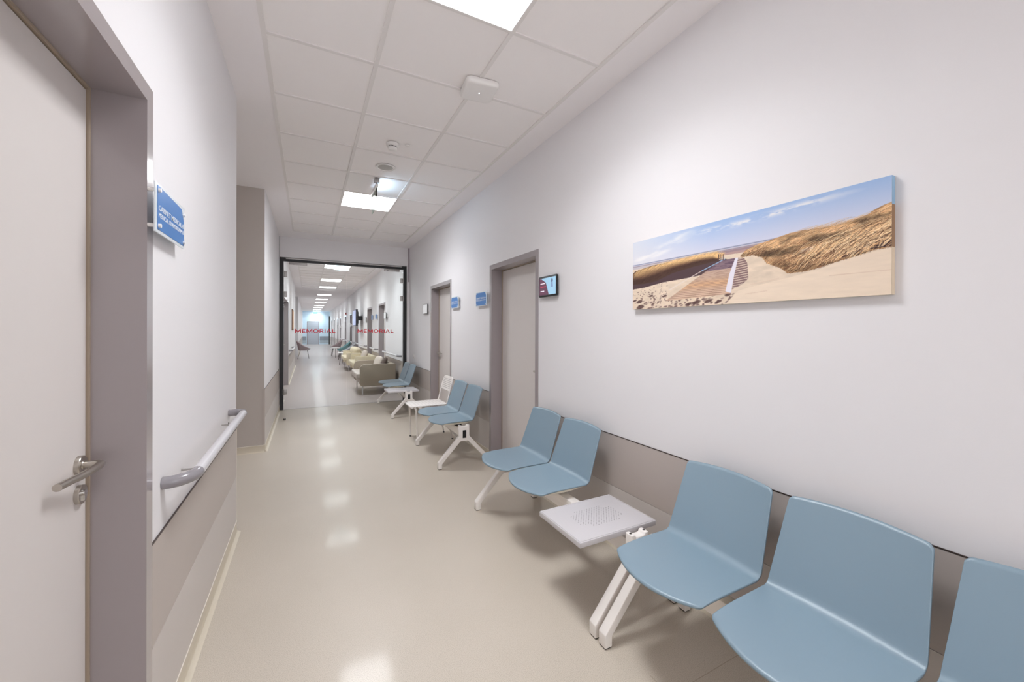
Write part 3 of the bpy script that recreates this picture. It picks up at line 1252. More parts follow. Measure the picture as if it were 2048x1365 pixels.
for i in range(len(A)):
    bm.faces.new((A[i], B_[i], B_[(i + 1) % len(A)], A[(i + 1) % len(A)]))
bmesh.ops.recalc_face_normals(bm, faces=bm.faces[:])
b.addbm(bm, WHITE_MET)
for k in range(6):
    z = .628 + k * .022
    b.raw([(bx_(z) - .001, -.15, z), (bx_(z) - .001, .15, z), (bx_(z + .004) - .001, .15, z + .004), (bx_(z + .004) - .001, -.15, z + .004)], [(0, 1, 2, 3)], mat('perforation_grey', (150, 146, 144), .6))
b.build('backrest', parent=t)
b = MB()
for s in (-1, 1):
    b = MB()
    b.tube([(.14, s * .18, .44), (.155, s * .182, .47), (bx_(.62), s * .178, .62), (bx_(.70), s * .172, .70)], .010, WHITE_MET, n=10)
    b.build('back_rail', parent=t)
for sx, sy in ((-1, -1), (-1, 1), (1, -1), (1, 1)):
    b = MB()
    if sx < 0:
        b.tube([(-.25, sy * .175, .435), (-.235, sy * .178, .40), (-.222, sy * .182, .012)], [.012, .012, .009], WHITE_MET, n=10)
    else:
        b.tube([(.13, sy * .175, .438), (.222, sy * .182, .012)], [.012, .009], WHITE_MET, n=10)
    lg = b.build('leg', parent=t)
    bb = MB()
    bb.lathe([(.011, 0), (.011, .014)], (sx * .222, sy * .182, 0), 'z', BLACKP, n=12)
    bb.build('foot_cap', parent=lg)

# ------------------------------------------------------------------ beach print
W_, H_ = 1280, 430
img = np.zeros((H_, W_, 3))
uu, vv = np.meshgrid((np.arange(W_) + .5) / W_, 1 - (np.arange(H_) + .5) / H_)
rng = np.random.RandomState(3)


def vnoise(sx, sy, seed):
    r = np.random.RandomState(seed)
    g = r.rand(sy + 2, sx + 2)
    X, Y = uu * sx, (1 - vv) * sy
    xi, yi = np.clip(X.astype(int), 0, sx), np.clip(Y.astype(int), 0, sy)
    fx, fy = X - xi, Y - yi
    fx, fy = fx * fx * (3 - 2 * fx), fy * fy * (3 - 2 * fy)
    return (g[yi, xi] * (1 - fx) + g[yi, xi + 1] * fx) * (1 - fy) + (g[yi + 1, xi] * (1 - fx) + g[yi + 1, xi + 1] * fx) * fy


def fbm(sx, sy, seed, o=4):
    a = sum(vnoise(sx * 2 ** k, sy * 2 ** k, seed + k) / 2 ** k for k in range(o))
    return a / sum(1 / 2 ** k for k in range(o))


def poly(pts):
    m = np.zeros((H_, W_), bool)
    P = [(p[0], p[1]) for p in pts]
    n = len(P)
    for i in range(n):
        (x0, y0), (x1, y1) = P[i], P[(i + 1) % n]
        if y0 == y1:
            continue
        c = (y0 > vv) != (y1 > vv)
        xx = (x1 - x0) * (vv - y0) / (y1 - y0) + x0
        m ^= c & (uu < xx)
    return m


def blend(mask, col):
    global img
    mk = np.asarray(mask, float)[..., None]
    img = img * (1 - mk) + np.asarray(col, float).reshape(-1 if np.ndim(col) == 1 else img.shape if np.ndim(col) == 3 else -1)[None, None, :] * mk if np.ndim(col) == 1 else img * (1 - mk) + col * mk


def C(*c):
    return np.array(c, float)


# sky
k = np.clip((vv - .66) / .34, 0, 1)[..., None]
img = C(196, 198, 216) * (1 - k) + C(146, 172, 210) * k
kl = np.clip((.42 - uu) / .40, 0, 1)[..., None] ** .8
img = img * (1 - kl * .75) + C(216, 214, 216) * kl * .75
cl = fbm(10, 16, 40, 5)
cm = np.exp(-(((vv - (.925 + .018 * np.sin(uu * 9))) / .028) ** 2)) * np.clip((uu - .33) * 8, 0, 1) * np.clip((.95 - uu) * 6, 0, 1)
cl2 = fbm(26, 34, 44, 4)
blend(np.clip((cl2 - .40) * 6, 0, 1) * cm * .85, C(226, 222, 222))
d = (vv - .60) - (uu - .02) * .85
cm2 = np.exp(-((d - .10) / .05) ** 2) * np.clip((.40 - uu) * 8, 0, 1) + np.exp(-((d - .02) / .03) ** 2) * np.clip((.36 - uu) * 8, 0, 1) * .8
blend(np.clip((cl - .40) * 4, 0, 1) * cm2 * .6, C(232, 229, 226))
# sea, wet sand
blend((vv < .664), C(176, 180, 200))
blend(np.abs(vv - .655) < .004, C(120, 122, 146))
blend((vv < .645), C(186, 178, 184))
blend((vv < .625) & (uu > .35), C(150, 128, 134))
blend((vv < .600) & (uu > .4), C(172, 142, 138))
blend(np.abs(vv - .632) < .003, C(135, 122, 138))
# sand
sand = C(214, 196, 176)[None, None] * (0.93 + .14 * fbm(30, 30, 60, 4))[..., None]
sm = poly([(-.1, .60), (.47, .575), (.56, .57), (.64, .60), (1.1, .60), (1.1, -.1), (-.1, -.1)])
blend(sm, sand)
# footprints and lumps on the left
for i in range(330):
    u0 = rng.rand() ** .9 * .55
    v0 = .36 * rng.rand() ** 1.15
    if u0 > .22 and v0 > .13:
        continue
    per = .25 + .75 * (1 - v0 / .36)
    a, c_ = (.004 + .007 * rng.rand()) * per, (.006 + .012 * rng.rand()) * per
    e = ((uu - u0) / a) ** 2 + ((vv - v0 - (uu - u0) * .5) / c_) ** 2
    blend(np.clip(1.3 - e, 0, 1) * (.5 + .4 * rng.rand()), C(112, 88, 84))
for (u0, v0, a, c_) in ((.05, .03, .022, .03), (.045, .11, .018, .02), (.37, .045, .018, .022), (.425, .05, .016, .02), (.33, .03, .017, .016),
                        (.47, .035, .014, .014), (.51, .115, .012, .024), (.2, .16, .012, .014), (.12, .18, .012, .014), (.015, .13, .012, .014)):
    e = ((uu - u0) / a) ** 2 + ((vv - v0 - (uu - u0) * .6) / c_) ** 2
    blend(np.clip(1.6 - e, 0, 1) * .85, C(84, 62, 60))
# smooth dune on the right
dn = poly([(1.1, .40), (.999, .396), (.906, .350), (.818, .278), (.728, .230), (.61, .179), (.552, .144), (.50, .0), (1.1, -.1)])
blend(dn, C(224, 206, 186)[None, None] * (0.97 + .05 * fbm(20, 40, 70, 4))[..., None])
for (v0, s, u0, u1) in ((.21, -.02, .85, 1.0), (.20, .35, .60, .70), (.10, .2, .58, .66)):
    blend((np.abs(vv - v0 - (uu - u0) * s) < .004) & (uu > u0) & (uu < u1), C(212, 190, 170))
# shadow under left dune and across the boardwalk
blend(poly([(0, .37), (.145, .39), (.258, .47), (.359, .52), (.47, .53), (.50, .53), (.53, .50), (.53, .42), (.40, .38), (.33, .367), (.19, .35), (.079, .31), (0, .30)]), C(80, 62, 66))
# boardwalk
bd = poly([(.48, .520), (.546, .523), (.522, .117), (.345, .10), (.205, .09)])
t_ = np.clip((.52 - vv) / .42, 0, 1)
bc = C(186, 162, 148)[None, None] * (1 - t_[..., None]) + C(206, 176, 152)[None, None] * t_[..., None]
bc = bc + (np.exp(-((vv - .26) / .05) ** 2) * .7)[..., None] * (C(214, 168, 126) - bc)
blend(bd, bc)
per = np.cumsum(np.ones(1))
ph = 22 * np.log(np.clip(.62 - vv + .02 * uu, .02, 1))
blend(bd & ((ph % 1.0) < .26), C(140, 108, 98))
blend(bd & (vv > .415), C(104, 84, 98))
blend(bd & (vv > .415) & ((ph * 1.0 % 1.0) < .22), C(170, 146, 146))
def stroke(p0, p1, w0, w1, col, al=1.0):
    (x0, y0), (x1, y1) = p0, p1
    X, Y = uu * 3.0, vv
    ax, ay, bx, by = x0 * 3, y0, x1 * 3, y1
    dx, dy = bx - ax, by - ay
    q = np.clip(((X - ax) * dx + (Y - ay) * dy) / (dx * dx + dy * dy), 0, 1)
    dd = np.hypot(X - ax - q * dx, Y - ay - q * dy)
    blend(np.clip((w0 + (w1 - w0) * q - dd) / .004 + .5, 0, 1) * al, col)
stroke((.497, .530), (.39, .425), .004, .005, C(150, 184, 214))
stroke((.39, .425), (.23, .24), .004, .008, C(216, 202, 192))
blend(poly([(.541, .525), (.553, .520), (.537, .34), (.523, .125), (.500, .150), (.517, .35)]), C(216, 212, 222))
rs = poly([(.552, .519), (.575, .508), (.588, .44), (.592, .27), (.570, .215), (.527, .165), (.537, .339)])
blend(rs & ((((vv - uu * .25) * 38) % 1.0) < .72), C(130, 104, 104))
# left dune grass
for poly_pts, seed in (([(0, .37), (0, .53), (.014, .566), (.127, .609), (.233, .615), (.329, .61), (.388, .62), (.444, .607), (.467, .563), (.467, .523), (.359, .50), (.25, .46), (.145, .377), (.079, .365)], 5),):
    gm = poly(poly_pts)
    blend(gm, C(76, 56, 48))


def strokes(n, fn, seed):
    """short curved blades drawn straight into the pixel array"""
    r = np.random.RandomState(seed)
    for _ in range(n):
        pts, col, al = fn(r)
        for qi, (u0, v0) in enumerate(pts):
            cc_ = col[qi] if isinstance(col, list) else col
            xi, yi = int(u0 * W_), int((1 - v0) * H_)
            if 0 <= xi < W_ and 0 <= yi < H_:
                img[yi, xi] = img[yi, xi] * (1 - al) + cc_ * al


def top_l(u):
    return float(np.interp(u, [0, .014, .127, .233, .329, .388, .444, .47], [.54, .575, .615, .622, .62, .627, .61, .56]))


def bot_l(u):
    return float(np.interp(u, [0, .079, .145, .25, .359, .47], [.37, .365, .40, .48, .52, .53]))


def f_left(r):
    u0 = r.rand() * .47
    lo, hi = bot_l(u0), top_l(u0)
    h = r.rand()
    v0 = lo + (hi - lo) * h * .85
    ln = .03 + .05 * r.rand()
    k = h ** .8
    col = C(96, 66, 46) * (1 - k) + C(222, 178, 124) * k
    col = col * (.8 + .35 * r.rand())
    pts, cs = [], []
    br = .78 + .4 * r.rand()
    for q in np.linspace(0, 1, 26):
        pu, pv = u0 + q * ln * .40, v0 + q * ln * (1 - .35 * q)
        kk = min(1, max(0, ((pv - bot_l(pu)) / max(.02, top_l(pu) - bot_l(pu)) - .30) / .55))
        pts.append((pu, pv))
        cs.append(np.minimum((C(74, 52, 44) * (1 - kk) + C(226, 184, 130) * kk) * br, 245))
    return pts, cs, .8


strokes(5200, f_left, 11)
# right dune grass
UT = [.56, .581, .615, .678, .728, .774, .826, .875, .905, .942, .962, .983, 1.0]
VT = [.535, .59, .622, .655, .68, .683, .672, .667, .679, .706, .74, .764, .775]
UB = [.56, .609, .642, .658, .704, .728, .784, .818, .859, .906, .959, 1.0]
VB = [.525, .525, .48, .41, .34, .275, .277, .293, .325, .352, .392, .40]
gm = poly(list(zip(UT, VT)) + [(1.05, .775), (1.05, .40)] + list(zip(UB, VB))[::-1])
blend(gm, C(176, 134, 96))
blend(poly([(1.02, .60), (1.02, .41), (.956, .407), (.935, .46), (.956, .54), (.98, .57)]), C(66, 44, 44))
blend(poly([(.737, .44), (.765, .49), (.805, .52), (.805, .48), (.752, .405)]), C(208, 186, 164))


def f_right(r):
    u0 = .565 + r.rand() * .435
    lo, hi = float(np.interp(u0, UB, VB)), float(np.interp(u0, UT, VT))
    h = r.rand()
    v0 = lo - .01 + (hi - lo) * h * .92
    big = (u0 - .56) / .44
    ln = (.05 + .22 * r.rand() * big) * (1 - .25 * h)
    if r.rand() < .42 * (1.25 - h):
        col = C(92, 62, 46) * (.8 + .4 * r.rand())
    else:
        col = (C(198, 148, 102) + (C(240, 212, 170) - C(198, 148, 102)) * r.rand() ** 1.3) * (.88 + .14 * r.rand())
    if .73 < u0 < .80 and .42 < v0 < .50:
        v0 -= .08
    n = int(30 + 60 * big)
    sl = .30 + .35 * r.rand()
    return [(u0 + q * ln * sl * (.6 + .9 * q), v0 + q * ln * (1 - .30 * q * q)) for q in np.linspace(0, 1, n)], np.minimum(col, 248), .85


strokes(6500, f_right, 12)
clump = fbm(16, 14, 95, 4)
sk_ = np.clip((clump - .30) / .34, 0, 1)
gmf = gm.astype(float)[..., None]
img = img * (1 - gmf) + img * (.52 + .56 * sk_)[..., None] * gmf
blend(poly([(1.02, .58), (1.02, .41), (.955, .402), (.930, .45), (.955, .54), (.985, .57)]), C(62, 42, 42))
blend(poly([(.88, .36), (.93, .38), (.95, .47), (.92, .52), (.90, .44)]) & (fbm(40, 40, 91, 3) > .45), C(86, 60, 50))


def f_long(r):
    u0 = .74 + r.rand() ** .7 * .25
    lo, hi = float(np.interp(u0, UB, VB)), float(np.interp(u0, UT, VT))
    v0 = lo + (hi - lo) * r.rand() * .55
    ln = .10 + .20 * r.rand()
    sl = .30 + .28 * r.rand()
    col = (C(214, 168, 120) + (C(246, 224, 186) - C(214, 168, 120)) * r.rand())
    if r.rand() < .35:
        col = C(96, 66, 50)
    pts = []
    for q in np.linspace(0, 1, 150):
        pu, pv = u0 + q * ln * sl * (.5 + 1.0 * q), v0 + q * ln * (1 - .42 * q * q)
        pts += [(pu, pv), (pu + .0008, pv)] if q < .6 else [(pu, pv)]
    return pts, np.minimum(col, 250), .9


strokes(330, f_long, 14)
# posts at the head of the walk
blend(poly([(.469, .60), (.497, .590), (.497, .517), (.469, .53)]) & (((uu - .469) / .007 % 1.0) < .55), C(84, 66, 62))
img = (img[0::2, 0::2] + img[1::2, 0::2] + img[0::2, 1::2] + img[1::2, 1::2]) / 4
img = np.clip(img * 1.055, 0, 255) / 255.0
linimg = np.where(img <= .04045, img / 12.92, ((img + .055) / 1.055) ** 2.4)
h2, w2 = linimg.shape[:2]

PY0, PY1, PZ0, PZ1, PX = .590, 1.770, 1.506, 1.904, 1.727
t = thing('canvas_print', 'wide canvas print of a boardwalk through beach dunes', 'picture', (PX, (PY0 + PY1) / 2, PZ0))
m = bpy.data.materials.new('printed_canvas')
m.use_nodes = True
bs = m.node_tree.nodes['Principled BSDF']
bs.inputs['Roughness'].default_value = .6
bs.inputs['Specular IOR Level'].default_value = .25
at = m.node_tree.nodes.new('ShaderNodeAttribute')
at.attribute_name = 'print'
m.node_tree.links.new(at.outputs['Color'], bs.inputs['Base Color'])
nx, nz = w2, h2
gy = np.linspace(PY1, PY0, nx + 1) - (PY0 + PY1) / 2
gz = np.linspace(PZ1, PZ0, nz + 1) - PZ0
YY, ZZ = np.meshgrid(gy, gz)
co = np.zeros(((nx + 1) * (nz + 1), 3))
co[:, 1] = YY.ravel()
co[:, 2] = ZZ.ravel()
i_, j_ = np.meshgrid(np.arange(nx), np.arange(nz))
a = (j_ * (nx + 1) + i_).ravel()
faces = np.stack([a, a + nx + 1, a + nx + 2, a + 1], 1)
me = bpy.data.meshes.new('printed_face')
me.vertices.add(len(co)); me.vertices.foreach_set('co', co.ravel())
me.loops.add(faces.size); me.loops.foreach_set('vertex_index', faces.ravel().astype(np.int32))
me.polygons.add(len(faces)); me.polygons.foreach_set('loop_start', (np.arange(len(faces)) * 4).astype(np.int32))
me.update(calc_edges=True)
ca = me.attributes.new('print', 'FLOAT_COLOR', 'FACE')
cc = np.ones((len(faces), 4)); cc[:, :3] = linimg.reshape(-1, 3)
ca.data.foreach_set('color', cc.ravel())
me.materials.append(m)
me.validate()
o = bpy.data.objects.new('printed_face', me)
COL.objects.link(o)
o.parent = t
# wrapped sides
b = MB()
ym = (PY0 + PY1) / 2
vs, fs = [], []
dx = XR - .001 - PX
b.box(.0005, dx, PY0 - ym, PY1 - ym, 0, PZ1 - PZ0, mat('canvas_back', (205, 195, 180), .8))
b.build('stretcher', parent=t, smooth=0)
b = MB()
Hh = PZ1 - PZ0
b.box(.0006, dx - .001, PY0 - ym - .0006, PY0 - ym, Hh * .76, Hh, mat('canvas_edge_sky', (146, 180, 208), .6))
b.box(.0006, dx - .001, PY0 - ym - .0006, PY0 - ym, Hh * .40, Hh * .76, mat('canvas_edge_grass', (150, 116, 86), .6))
b.box(.0006, dx - .001, PY0 - ym - .0006, PY0 - ym, 0, Hh * .40, mat('canvas_edge_sand', (214, 196, 172), .6))
b.build('wrapped_edge', parent=t, smooth=0)


# ------------------------------------------------------------------ room signs
def sign_left():
    # left wall faces +x; a reader looking towards -x sees +y on the right
    x = XL + .024
    t = thing('room_sign', 'large blue room sign beside the foreground door on the left', 'sign', (x, 1.697, 1.675), 'blue room signs')
    org = Vector(t.location)
    def put(bb, nm, sm=30):
        o = bb.build(nm, smooth=sm)
        o.parent = t
        for v in o.data.vertices:
            v.co -= org
        return o
    y0, w_, z0, h_ = 1.542, .308, 1.677, .150
    b = MB(); b.box(x, x + .004, y0, y0 + w_, z0, z0 + h_, mat('clear_acrylic_plate', (225, 232, 238), .15)); put(b, 'backing_plate', 0)
    b = MB()
    pts = [(y0 + .016, z0 + .010), (y0 + w_ - .008, z0 + .010), (y0 + w_ - .008, z0 + h_ - .058), (y0 + w_ - .035, z0 + h_ - .012), (y0 + .016, z0 + h_ - .006)]
    b.prism(pts, 'x', x + .0041, x + .0052, SIGN_BLUE); put(b, 'blue_face', 0)
    for (fy, fz) in ((.024, .022), (w_ - .016, .022), (.024, h_ - .020), (w_ - .016, h_ - .030)):
        b = MB(); b.tube([(XL + .0005, y0 + fy, z0 + fz), (x + .012, y0 + fy, z0 + fz)], .006, WHITE, n=14); put(b, 'standoff')
    for (s_, zz, hh, bold) in (('CABINET MEDICAL 8', .47, .016, .003), ('MEDICAL EXAMS ROOM 8', .325, .014, 0.0)):
        mt = frame_mtx(Vector((x + .0054, y0 + .026, z0 + h_ * zz)) - org, (0, 1, 0), (0, 0, 1))
        text('lettering', s_, w_ - .044, hh, mt, LETTER_W, parent=t, bold=bold, depth=.0004)


sign_left()
# right wall faces -x: a reader looking towards +x sees +y on the left
def sign_right(y_left, z0, w_, h_, label, l1, l2, detail=True):
    x = XR - .024
    t = thing('room_sign', label, 'sign', (x, y_left - w_ / 2, z0), 'blue room signs')
    org = Vector(t.location)
    def put(bb, nm, sm=30):
        o = bb.build(nm, smooth=sm)
        o.parent = t
        for v in o.data.vertices:
            v.co -= org
        return o
    y1 = y_left
    b = MB(); b.box(x - .004, x, y1 - w_, y1, z0, z0 + h_, mat('clear_acrylic_plate', (225, 232, 238), .15)); put(b, 'backing_plate', 0)
    b = MB()
    pts = [(y1 - .008, z0 + .008), (y1 - w_ + .020, z0 + .008), (y1 - w_ + .020, z0 + h_ - .050), (y1 - w_ + .048, z0 + h_ - .008), (y1 - .008, z0 + h_ - .008)]
    b.prism(pts, 'x', x - .0052, x - .0041, SIGN_BLUE); put(b, 'blue_face', 0)
    for (fy, fz) in ((.020, .018), (w_ - .026, .018), (.020, h_ - .018), (w_ - .014, h_ - .020)):
        b = MB(); b.tube([(XR - .0005, y1 - fy, z0 + fz), (x - .010, y1 - fy, z0 + fz)], .005, WHITE, n=12); put(b, 'standoff')
    if detail:
        for (s_, zz, hh, bold) in ((l1, .50, .017, .003), (l2, .36, .014, 0.0)):
            mt = frame_mtx(Vector((x - .0054, y1 - .020, z0 + h_ * zz)) - org, (0, -1, 0), (0, 0, 1))
            text('lettering', s_, w_ - .048, hh, mt, LETTER_W, parent=t, bold=bold, depth=.0004)
    return t


sign_right(4.255, 1.648, .315, .158, 'blue room sign left of the nearer recessed door', 'CABINET MEDICAL 4', 'MEDICAL EXAMS ROOM 4')
sign_right(5.140, 1.665, .290, .150, 'blue room sign right of the farther door before the glass', 'CABINET MEDICAL 5', 'MEDICAL EXAMS ROOM 5')
sign_right(11.94, 1.665, .300, .150, 'blue sign left of the first door beyond the glass', 'CABINET MEDICAL 6', 'MEDICAL EXAMS ROOM 6', detail=False)
sign_right(12.76, 1.665, .300, .150, 'blue sign right of the second door beyond the glass', 'CABINET MEDICAL 7', 'MEDICAL EXAMS ROOM 7', detail=False)


# ------------------------------------------------------------------ wall tablets
def tablet(y0, y1, z0, z1, label, screen='info', off=.030):
    x = XR - off
    t = thing('wall_tablet', label, 'tablet', (XR, (y0 + y1) / 2, z0), 'door tablets on the right wall')
    org = Vector(t.location)
    def put(bb, nm, sm=30):
        o = bb.build(nm, smooth=sm)
        o.parent = t
        for v in o.data.vertices:
            v.co -= org
        return o
    b = MB()
    b.box(x + .011, XR - .0005, y0 + .03, y1 - .03, z0 + .03, z1 - .03, WHITE)
    put(b, 'wall_bracket', 0)
    b = MB()
    b.prism(rrect(y0, y1, z0, z1, .014), 'x', x, x + .012, BLACKP, bev=.002, seg=2)
    put(b, 'tablet_body')
    e = .016
    sy0, sy1, sz0, sz1 = y0 + e, y1 - e, z0 + e, z1 - e
    b = MB()
    if screen == 'info':
        sc = mat('screen_sky_blue', (150, 190, 215), .15, emit=(150, 190, 215), estr=.25)
        sd = mat('screen_maroon', (96, 64, 84), .15, emit=(110, 66, 86), estr=.18)
        b.box(x - .0006, x, sy0, sy1, sz0, sz1, sc)
        W2, H2 = sy1 - sy0, sz1 - sz0
        pts = [(sy1, sz0), (sy1 - W2 * .58, sz0), (sy1 - W2 * .40, sz0 + H2 * .72), (sy1 - W2 * .12, sz0 + H2 * .97), (sy1, sz0 + H2)]
        b.prism(pts, 'x', x - .0012, x - .0006, sd)
        for (f, ww, cc_) in ((.66, .30, (235, 215, 225)), (.47, .34, (190, 70, 90)), (.21, .24, (235, 235, 245))):
            b.box(x - .0016, x - .0012, sy1 - W2 * (.06 + ww), sy1 - W2 * .06, sz0 + H2 * f, sz0 + H2 * (f + .045), mat('screen_bar_%d' % int(f * 100), cc_, .2, emit=cc_, estr=.3))
        pe = mat('screen_portrait', (96, 104, 134), .2, emit=(96, 104, 134), estr=.2)
        bm = bmesh.new()
        bmesh.ops.create_circle(bm, cap_ends=True, segments=20, radius=1)
        for v in bm.verts:
            v.co = Vector((x - .0014, sy0 + W2 * .22 + v.co.x * W2 * .055, sz0 + H2 * .80 + v.co.y * H2 * .13))
        b.addbm(bm, pe)
        b.prism([(sy0 + W2 * .30, sz0 + H2 * .42), (sy0 + W2 * .16, sz0 + H2 * .42), (sy0 + W2 * .18, sz0 + H2 * .70), (sy0 + W2 * .27, sz0 + H2 * .70)], 'x', x - .0014, x - .0008, mat('screen_coat', (128, 150, 188), .2, emit=(128, 150, 188), estr=.2))
    else:
        b.box(x - .0006, x, sy0 - .010, sy1 + .010, sz0 - .01, sz1 + .01, mat('screen_white', (225, 226, 228), .2, emit=(225, 226, 228), estr=.12))
    put(b, 'screen', 0)
    return t


tablet(2.575, 2.848, 1.652, 1.822, 'black wall tablet with lit blue screen right of the near door')
tablet(6.35, 6.61, 1.640, 1.800, 'white-screened wall tablet left of the farther door', 'white')
tablet(10.08, 10.38, 1.640, 1.80, 'wall tablet right of the first door past the glass', 'white', .05)
tablet(13.97, 14.27, 1.640, 1.80, 'wall tablet left of the second door past the glass', 'white', .04)
tablet(18.65, 18.95, 1.47, 1.64, 'dark wall tablet beside the door past the television', 'white', .08)
tablet(25.3, 25.6, 1.42, 1.62, 'wall tablet right of the sixth door past the glass', 'white', .08)
tablet(27.85, 28.1, 1.42, 1.62, 'wall tablet right of the seventh door past the glass', 'white', .08)

# switch on the right wall near the glass
b = MB()
b.box(-.006, 0, -.035, .035, -.04, .04, WHITE, bev=.002)
b.lathe([(.013, 0), (.013, .002)], (-.006, 0, -.008), '-x', ALU, n=16)
o = b.build('light_switch'); o.location = (XR, 7.38, .87)
tag(o, 'small white switch plate beside the glass doors', 'switch')

# red alarm, television
b = MB()
b.lathe([(.05, 0), (.05, .03), (.035, .05)], (0, 0, 0), '-x', mat('alarm_red', (170, 40, 40), .4), n=24)
o = b.build('fire_alarm'); o.location = (XR, 22.0, 2.17)
tag(o, 'small round red alarm above the fifth door past the glass', 'alarm')
t = thing('television', 'wall television on a bracket beyond the glass doors', 'television', (XR, 15.4, 1.5))
b = MB()
b.box(-.26, -.19, -.50, .52, 0, .58, BLACKP, bev=.006)
b.build('television_body', parent=t)
b = MB()
b.box(-.266, -.26, -.48, .50, .02, .56, mat('screen_blue_grey', (120, 128, 165), .12, emit=(140, 148, 190), estr=.35))  # bluish reflection put into the screen colour and a faint glow
b.build('screen', parent=t)
b = MB()
b.box(-.19, -.002, -.06, .06, .20, .36, BLACKP)
b.box(-.19, -.15, -.30, .30, .08, .50, BLACKP)
b.build('wall_bracket', parent=t)
t = thing('framed_picture', 'narrow framed picture on the left wall past the glass', 'picture', (XL, 14.0, 1.35))
b = MB()
b.box(.001, .022, -.6, .6, 0, .62, mat('picture_frame_wood', (120, 84, 60), .5))
b.build('picture_frame', parent=t)
b = MB()
b.box(.022, .023, -.57, .57, .03, .59, mat('picture_sand', (216, 176, 140), .6))
b.build('print', parent=t)


# ------------------------------------------------------------------ handrails
def handrail(wx, sgn, y0, y1, z, label, grp, r=.0192):
    t = thing('handrail', label, 'handrail', (wx, (y0 + y1) / 2, z), grp)
    cy = (y0 + y1) / 2
    px = sgn * .082
    a, c = y0 - cy, y1 - cy
    b = MB()
    b.tube([(px, a + .066, 0), (px, c - .066, 0)], r, RAIL, n=20)
    b.build('rail', parent=t)
    for e, s in ((a, 1), (c, -1)):
        b = MB()
        path = [(sgn * .001, e, -.004)]
        for k in range(0, 9):
            an = math.radians(90 * k / 8)
            path.append((sgn * .020 + (px - sgn * .020) * math.sin(an), e + s * .068 * (1 - math.cos(an)), -.004 + .004 * math.sin(an)))
        b.tube(path, r + .0015, RAIL_END, n=20)
        b.build('rail_elbow', parent=t)
    for f in (.18, .82):
        yy = a + (c - a) * f
        b = MB()
        b.tube([(sgn * .001, yy, -.03), (sgn * .05, yy, -.032), (px, yy, -.010)], .004, ALU, n=10)
        b.build('bracket', parent=t)
    return t


handrail(XL, 1, 1.718, 2.965, .868, 'grey handrail on the near left wall above the panels', 'corridor handrails')
for (a, c, l) in ((8.45, 10.40, 'handrail on the right just past the glass, above the taupe sofa'), (11.60, 12.72, 'handrail between the first two doors past the glass'),
                  (13.98, 16.50, 'handrail below the television'), (17.8, 18.9, 'handrail on the right past the television door'),
                  (20.15, 21.95, 'handrail on the right behind the coloured chairs'), (23.1, 25.7, 'handrail on the right, sixth stretch from the glass')):
    handrail(XR, -1, a, c, .82, l, 'corridor handrails')
handrail(XL, 1, 11.4, 13.4, .84, 'handrail on the left wall past the glass', 'corridor handrails')

b = MB()
b.box(0, .0008, -.022, .022, -.014, .014, WHITE)
for k in range(5):
    b.box(.0008, .0012, -.018 + k * .008, -.014 + k * .008, -.009, .009, BLACKP)
b.box(.0008, .0012, -.018, .018, -.012, -.0105, BLACKP)
o = b.build('wall_sticker', smooth=0); o.location = (XL, 2.96, .80)
tag(o, 'tiny barcode-like sticker on the left wall above the handrail end', 'sticker')


# ------------------------------------------------------------------ sofas beyond the glass
def sofa(y0, y1, label, body, seat, x0=.955, x1=1.68, rounded=True, top=.645, legm=CHROME):
    cy = (y0 + y1) / 2
    t = thing('lounge_sofa', label, 'sofa', ((x0 + x1) / 2, cy, 0), 'low sofas beyond the glass')
    cx = (x0 + x1) / 2
    hx, hy = (x1 - x0) / 2, (y1 - y0) / 2
    rr = [.07, .04, .02, .10] if rounded else [.01, .01, .01, .015]
    th = .065
    for s in (-1, 1):
        b = MB()
        ya = s * hy if s < 0 else hy - th
        b.prism(rrect(-hx, hx, .185, top, rr, 6), 'y', ya, ya + th, body, bev=.008, seg=2)
        b.build('side_panel', parent=t)
    b = MB()
    b.prism([(hx - .16, .40), (hx - .02, .40), (hx, top - .01), (hx - .07, top + .0), (hx - .10, top - .02)], 'y', -hy + th, hy - th, body, bev=.01)
    b.box(hx - .12, hx - .02, -hy + th, hy - th, .20, .42, body)
    b.build('back', parent=t)
    b = MB()
    b.box(-hx + .03, hx - .02, -hy + th, hy - th, .20, .33, body, bev=.01)
    b.build('seat_base', parent=t)
    b = MB()
    b.box(-hx - .065, hx - .17, -hy + th + .004, hy - th - .004, .33, .455, seat, bev=.03, seg=4)
    b.build('seat_cushion', parent=t)
    for sx in (-1, 1):
        for sy in (-1, 1):
            b = MB()
            x = sx * (hx - .06)
            y = sy * (hy - .04)
            b.tube([(x, y, .20), (x, y, 0)], .013, legm, n=12)
            b.build('leg', parent=t)
    return t


sofa(8.72, 9.90, 'dark taupe leather sofa nearest behind the glass', SOFA_T, SOFA_TS)
sofa(11.75, 13.15, 'cream leather sofa behind the dark taupe one', SOFA_C, SOFA_C, x0=1.16, x1=1.74, rounded=False, top=.62)
sofa(13.95, 15.55, 'farthest cream leather sofa with high back cushion', SOFA_C, SOFA_C, x0=1.12, x1=1.73, rounded=False, top=.60)


def pillow(loc, rot, m, label, sx=.06, sy=.20, sz=.20):
    bm = bmesh.new()
    bmesh.ops.create_uvsphere(bm, u_segments=24, v_segments=16, radius=1)
    for v in bm.verts:
        x, y, z = v.co
        f = lambda q: math.copysign(abs(q) ** .55, q)
        v.co = Vector((x * sx, f(y) * sy, f(z) * sz))
    b = MB()
    b.addbm(bm, m)
    o = b.build('scatter_cushion', smooth=180)
    o.location = loc
    o.rotation_euler = rot
    return tag(o, label, 'cushion', 'cushions on the sofas')


